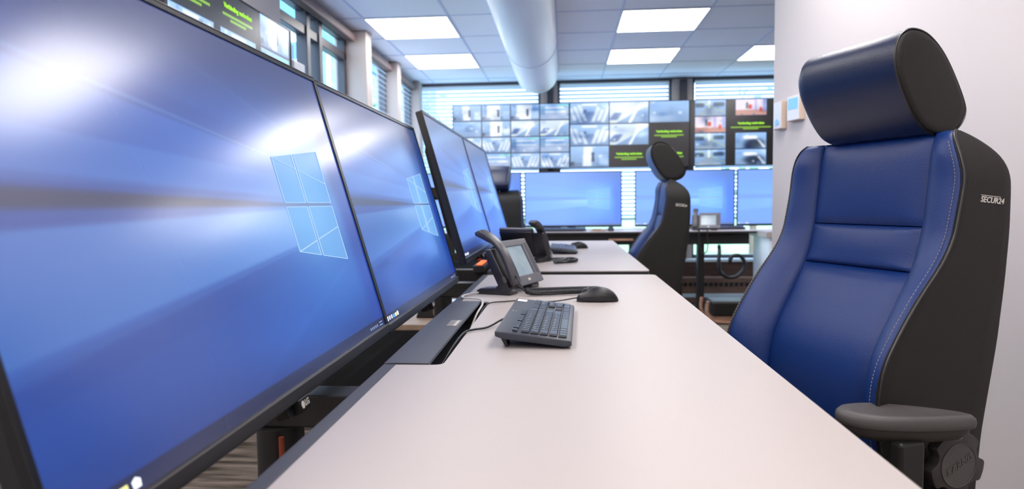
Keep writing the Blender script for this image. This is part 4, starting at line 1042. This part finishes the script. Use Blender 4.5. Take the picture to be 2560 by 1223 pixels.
    for k in range(7):       # soft large-scale variation of the scene
        u, v = r.random(2); ru, rv = 0.08+0.2*r.random(2); a += (r.random()-0.55)*0.42*np.exp(-(((U-u)/ru)**2+((V-v)/rv)**2))[..., None]*np.array([1.0, 0.85, 0.6])
    for _ in range(2):
        p_ = np.pad(a, ((1, 1), (1, 1), (0, 0)), 'edge'); a = (p_[:-2, 1:-1]+p_[2:, 1:-1]+p_[1:-1, :-2]+p_[1:-1, 2:]+2*a)/6
    edge = np.minimum(np.minimum(U*w_, (1-U)*w_), np.minimum(V*h, (1-V)*h)) < 0.8
    a[edge] = (0.16, 0.30, 0.48)
    img[y0:y1, x0:x1] = np.clip(a, 0, 1)
VW, VH = 1.205, 0.662
def video_display(label, loc, rotz, img, texts, key=None):
    t = thing('video_display', label, 'screen', loc, (0, 0, rotz), 'large flat screens showing surveillance camera feeds')
    bm = bmesh.new(); box(bm, -VW/2, VW/2, 0.0, 0.06, 0, VH, 0.004); obj('casing', bm, M['blackplastic'], t)
    bm = bmesh.new(); b = 0.004
    for q in ((-VW/2, VW/2, 0, b), (-VW/2, VW/2, VH-b, VH), (-VW/2, -VW/2+b, b, VH-b), (VW/2-b, VW/2, b, VH-b)): box(bm, q[0], q[1], -0.006, 0.0, q[2], q[3])
    obj('bezel', bm, M['bezel'], t)
    grid_screen('screen', VW-2*b, VH-2*b, img.shape[1]-1, img.shape[0]-1, img, M['feed'], t, y=-0.002, z0=b)
    for (u, v, wd) in texts:
        x = -VW/2+u*VW; z = v*VH
        text('screen_message', 'Verbinding verbroken', 0.030, frame((x, -0.0035, z), (1, 0, 0), (0, 0, 1)), M['green'], t, extrude=0.0002, width=wd, bold=0.0012)
    return t
def new_img(): return np.zeros((171, 301, 3))+0.04
def lines(img, u, v, wd, wide=False):
    """the small green lines under the message"""
    ny, nx = img.shape[:2]; g = np.array((0.55, 0.78, 0.16))
    for dv, k in ((0.052, 1.12 if not wide else 1.5), (0.078, 0.6)):
        y = int((v-dv)*ny); a = int((u-wd*k/2/VW)*nx); b = int((u+wd*k/2/VW)*nx); a = max(a, 0); img[y-2:y+1, a:b] = g*0.95
def grid_cells(img, nc, nr, kinds, s0, pad=0.0):
    ny, nx = img.shape[:2]
    for rI in range(nr):
        for c in range(nc):
            k = kinds[rI][c]; x0 = int(c*nx/nc); x1 = int((c+1)*nx/nc)
            y1 = int(ny-rI*ny/nr); y0 = int(ny-(rI+1)*ny/nr); p = int(pad*(x1-x0)) if k != 'black' else 0
            cell(img, x0+p+1, x1-p, y0+1, y1, k, s0+rI*nc+c)
A_ = new_img(); grid_cells(A_, 4, 4, [['room', 'room', 'room', 'hall'], ['blank', 'room', 'ramp', 'ramp'], ['corridor', 'corridor', 'hall', 'hall'], ['hall', 'hall', 'corridor', 'corridor']], 10)
video_display('left screen of the video wall, four by four camera feeds', (-0.547, 7.0, 1.407), 0, A_, [])
B_ = new_img(); grid_cells(B_, 3, 3, [['corridor', 'ramp', 'blank'], ['corridor', 'ramp', 'black'], ['room', 'black', 'black']], 40)
msgs = [(0.833, 0.535, 0.26), (0.50, 0.205, 0.26), (0.833, 0.205, 0.26)]
for u, v, wd in msgs: lines(B_, u, v, wd)
video_display('middle screen of the video wall with black message cells', (0.658, 7.0, 1.410), 0, B_, msgs)
C_ = new_img(); grid_cells(C_, 3, 4, [['street', 'red', 'red'], ['red', 'black', 'street'], ['street', 'car', 'car'], ['street', 'car', 'street']], 70, 0.11)
lines(C_, 0.5, 0.635, 0.26, True)
video_display('right screen of the video wall beside the white partition', (1.865, 7.0, 1.410), 0, C_, [(0.5, 0.635, 0.26)])
t = thing('video_wall_frame', 'black steel frame behind the video wall screens', 'frame', (0, 7.085, 0))
for x in (-0.93, -0.14, 1.17, 2.2):
    bm = bmesh.new(); box(bm, x-0.03, x+0.03, 0, 0.035, 0, 1.95, 0.003); obj('upright', bm, M['blackmetal'], t)
bm = bmesh.new(); box(bm, -1.1, 2.4, -0.019, 0.0, 1.65, 1.75, 0.003); obj('cross_rail', bm, M['blackmetal'], t)
# screens on the left wall
D_ = new_img(); grid_cells(D_, 3, 4, [['black', 'black', 'room'], ['corridor', 'corridor', 'hall'], ['black', 'room', 'room'], ['corridor', 'room', 'hall']], 90, 0.06)
lines(D_, 0.5, 0.90, 0.26, False); lines(D_, 0.17, 0.90, 0.26, False)
video_display('screen high on the left wall showing a green message', (-1.505, 3.695-VW/2, 1.362), R(90), D_, [(0.5, 0.90, 0.27), (0.17, 0.90, 0.27)])
t = thing('wall_bracket', 'black wall mount behind the screen on the left wall', 'bracket', (-1.6, 3.1, 1.7))
bm = bmesh.new(); box(bm, 0, 0.034, -0.2, 0.2, -0.15, 0.15, 0.003); obj('plate', bm, M['blackmetal'], t)
t = thing('window_sensor', 'white stepped device at the window beside the left wall screen', 'device', (-1.595, 3.84, 1.70))
bm = bmesh.new(); box(bm, 0, 0.05, 0, 0.17, 0.06, 0.20, 0.008); obj('upper_box', bm, M['whiteplastic'], t)
bm = bmesh.new(); box(bm, 0, 0.05, 0.10, 0.40, -0.04, 0.11, 0.008); obj('lower_box', bm, M['whiteplastic'], t)

# small controls on the partition
def control(d, z0, z1, wd, label, kind):
    p = E0+Dp*d; t = thing('wall_control', label, 'wall control', (p.x, p.y, z0), (0, 0, math.atan2(Dp.y, Dp.x)), 'small controls on the white partition')
    # local x runs towards the camera, local -y... out of the wall
    s = 1 if (Vector((-Dp.y, Dp.x))).dot(Np) > 0 else -1     # +y local is into the wall when s = 1
    y0, y1 = sorted((0, -s*0.028)); h = z1-z0
    bm = bmesh.new(); box(bm, 0, wd, y0, y1, 0, h, 0.004); obj('housing', bm, M['beigeplastic'], t)
    yf = -s*0.028; a, b = sorted((yf, yf-s*0.002))
    bm = bmesh.new(); box(bm, 0.003, wd-0.003, a, b, 0.003, h-0.003, 0.001); obj('cover', bm, M['whiteplastic'], t)
    a, b = sorted((yf-s*0.002, yf-s*0.003))
    if kind == 'lcd': bm = bmesh.new(); box(bm, 0.012, wd-0.012, a, b, h*0.45, h-0.014); obj('readout', bm, M['blueglass'], t)
    else: bm = bmesh.new(); cyl(bm, (wd/2, a, h*0.25), (wd/2, b-0.004*s, h*0.25), 0.014); obj('dial', bm, M['blueglass'], t, 40)
control(0.05, 1.395, 1.525, 0.07, 'narrow white wall control nearest the end of the partition', 'dial')
control(0.165, 1.420, 1.535, 0.10, 'white wall control with blue readout, partly behind headrest', 'lcd')

# low cabinet behind the left displays, with folders and a device on top
t = thing('low_cabinet', 'low wooden cabinet glimpsed under the second display', 'cabinet', (-1.35, 3.36, 0))
bm = bmesh.new(); box(bm, 0, 0.85, 0, 0.6, 0.42, 0.45, 0.003); obj('top', bm, M['wood'], t)
bm = bmesh.new(); box(bm, 0, 0.85, 0.02, 0.6, 0.0, 0.03); box(bm, 0, 0.02, 0.02, 0.6, 0.03, 0.42); box(bm, 0.83, 0.85, 0.02, 0.6, 0.03, 0.42); box(bm, 0.02, 0.83, 0.4, 0.42, 0.03, 0.42); obj('carcass', bm, M['blackmetal'], t)
cols = ['teal', 'brown', 'whiteplastic', 'led2', 'whiteplastic', 'teal', 'wood', 'teal']
M['led2'] = mat('dark_red_card', rgb(110, 40, 44), 0.6)
for k, c in enumerate(cols):
    bm = bmesh.new(); box(bm, 0, 0.075, 0, 0.26, 0, 0.33, 0.004); o = tag(obj('binder', bm, M[c]), '%s binder, %s from the left in the low cabinet under the second display' % ({'teal': 'teal', 'brown': 'brown', 'whiteplastic': 'white', 'led2': 'dark red', 'wood': 'beige'}[c], ('first', 'second', 'third', 'fourth', 'fifth', 'sixth', 'seventh', 'eighth')[k]), 'binder', 'binders in the low cabinet'); o.location = (-1.31+k*0.096, 3.385, 0.031)
t = thing('charging_cradle', 'dark device with orange light on the low cabinet', 'device', (-0.72, 3.62, 0.451))
bm = bmesh.new(); prism(bm, [(-0.08, 0), (0.08, 0), (0.06, 0.05), (-0.05, 0.09)], 'y', -0.07, 0.07, bev=0.006); obj('body', bm, M['blackplastic'], t)
bm = bmesh.new(); box(bm, 0.02, 0.055, -0.075, -0.069, 0.02, 0.045); obj('status_light', bm, M['amber'], t)
tag(obj('document_tray', box(bmesh.new(), -0.76, -0.55, 3.74, 3.94, 0.451, 0.50, 0.006), M['blueglass2'] if 'blueglass2' in M else M['whiteplastic']), 'white tray on the low cabinet behind the orange-lit device', 'tray')
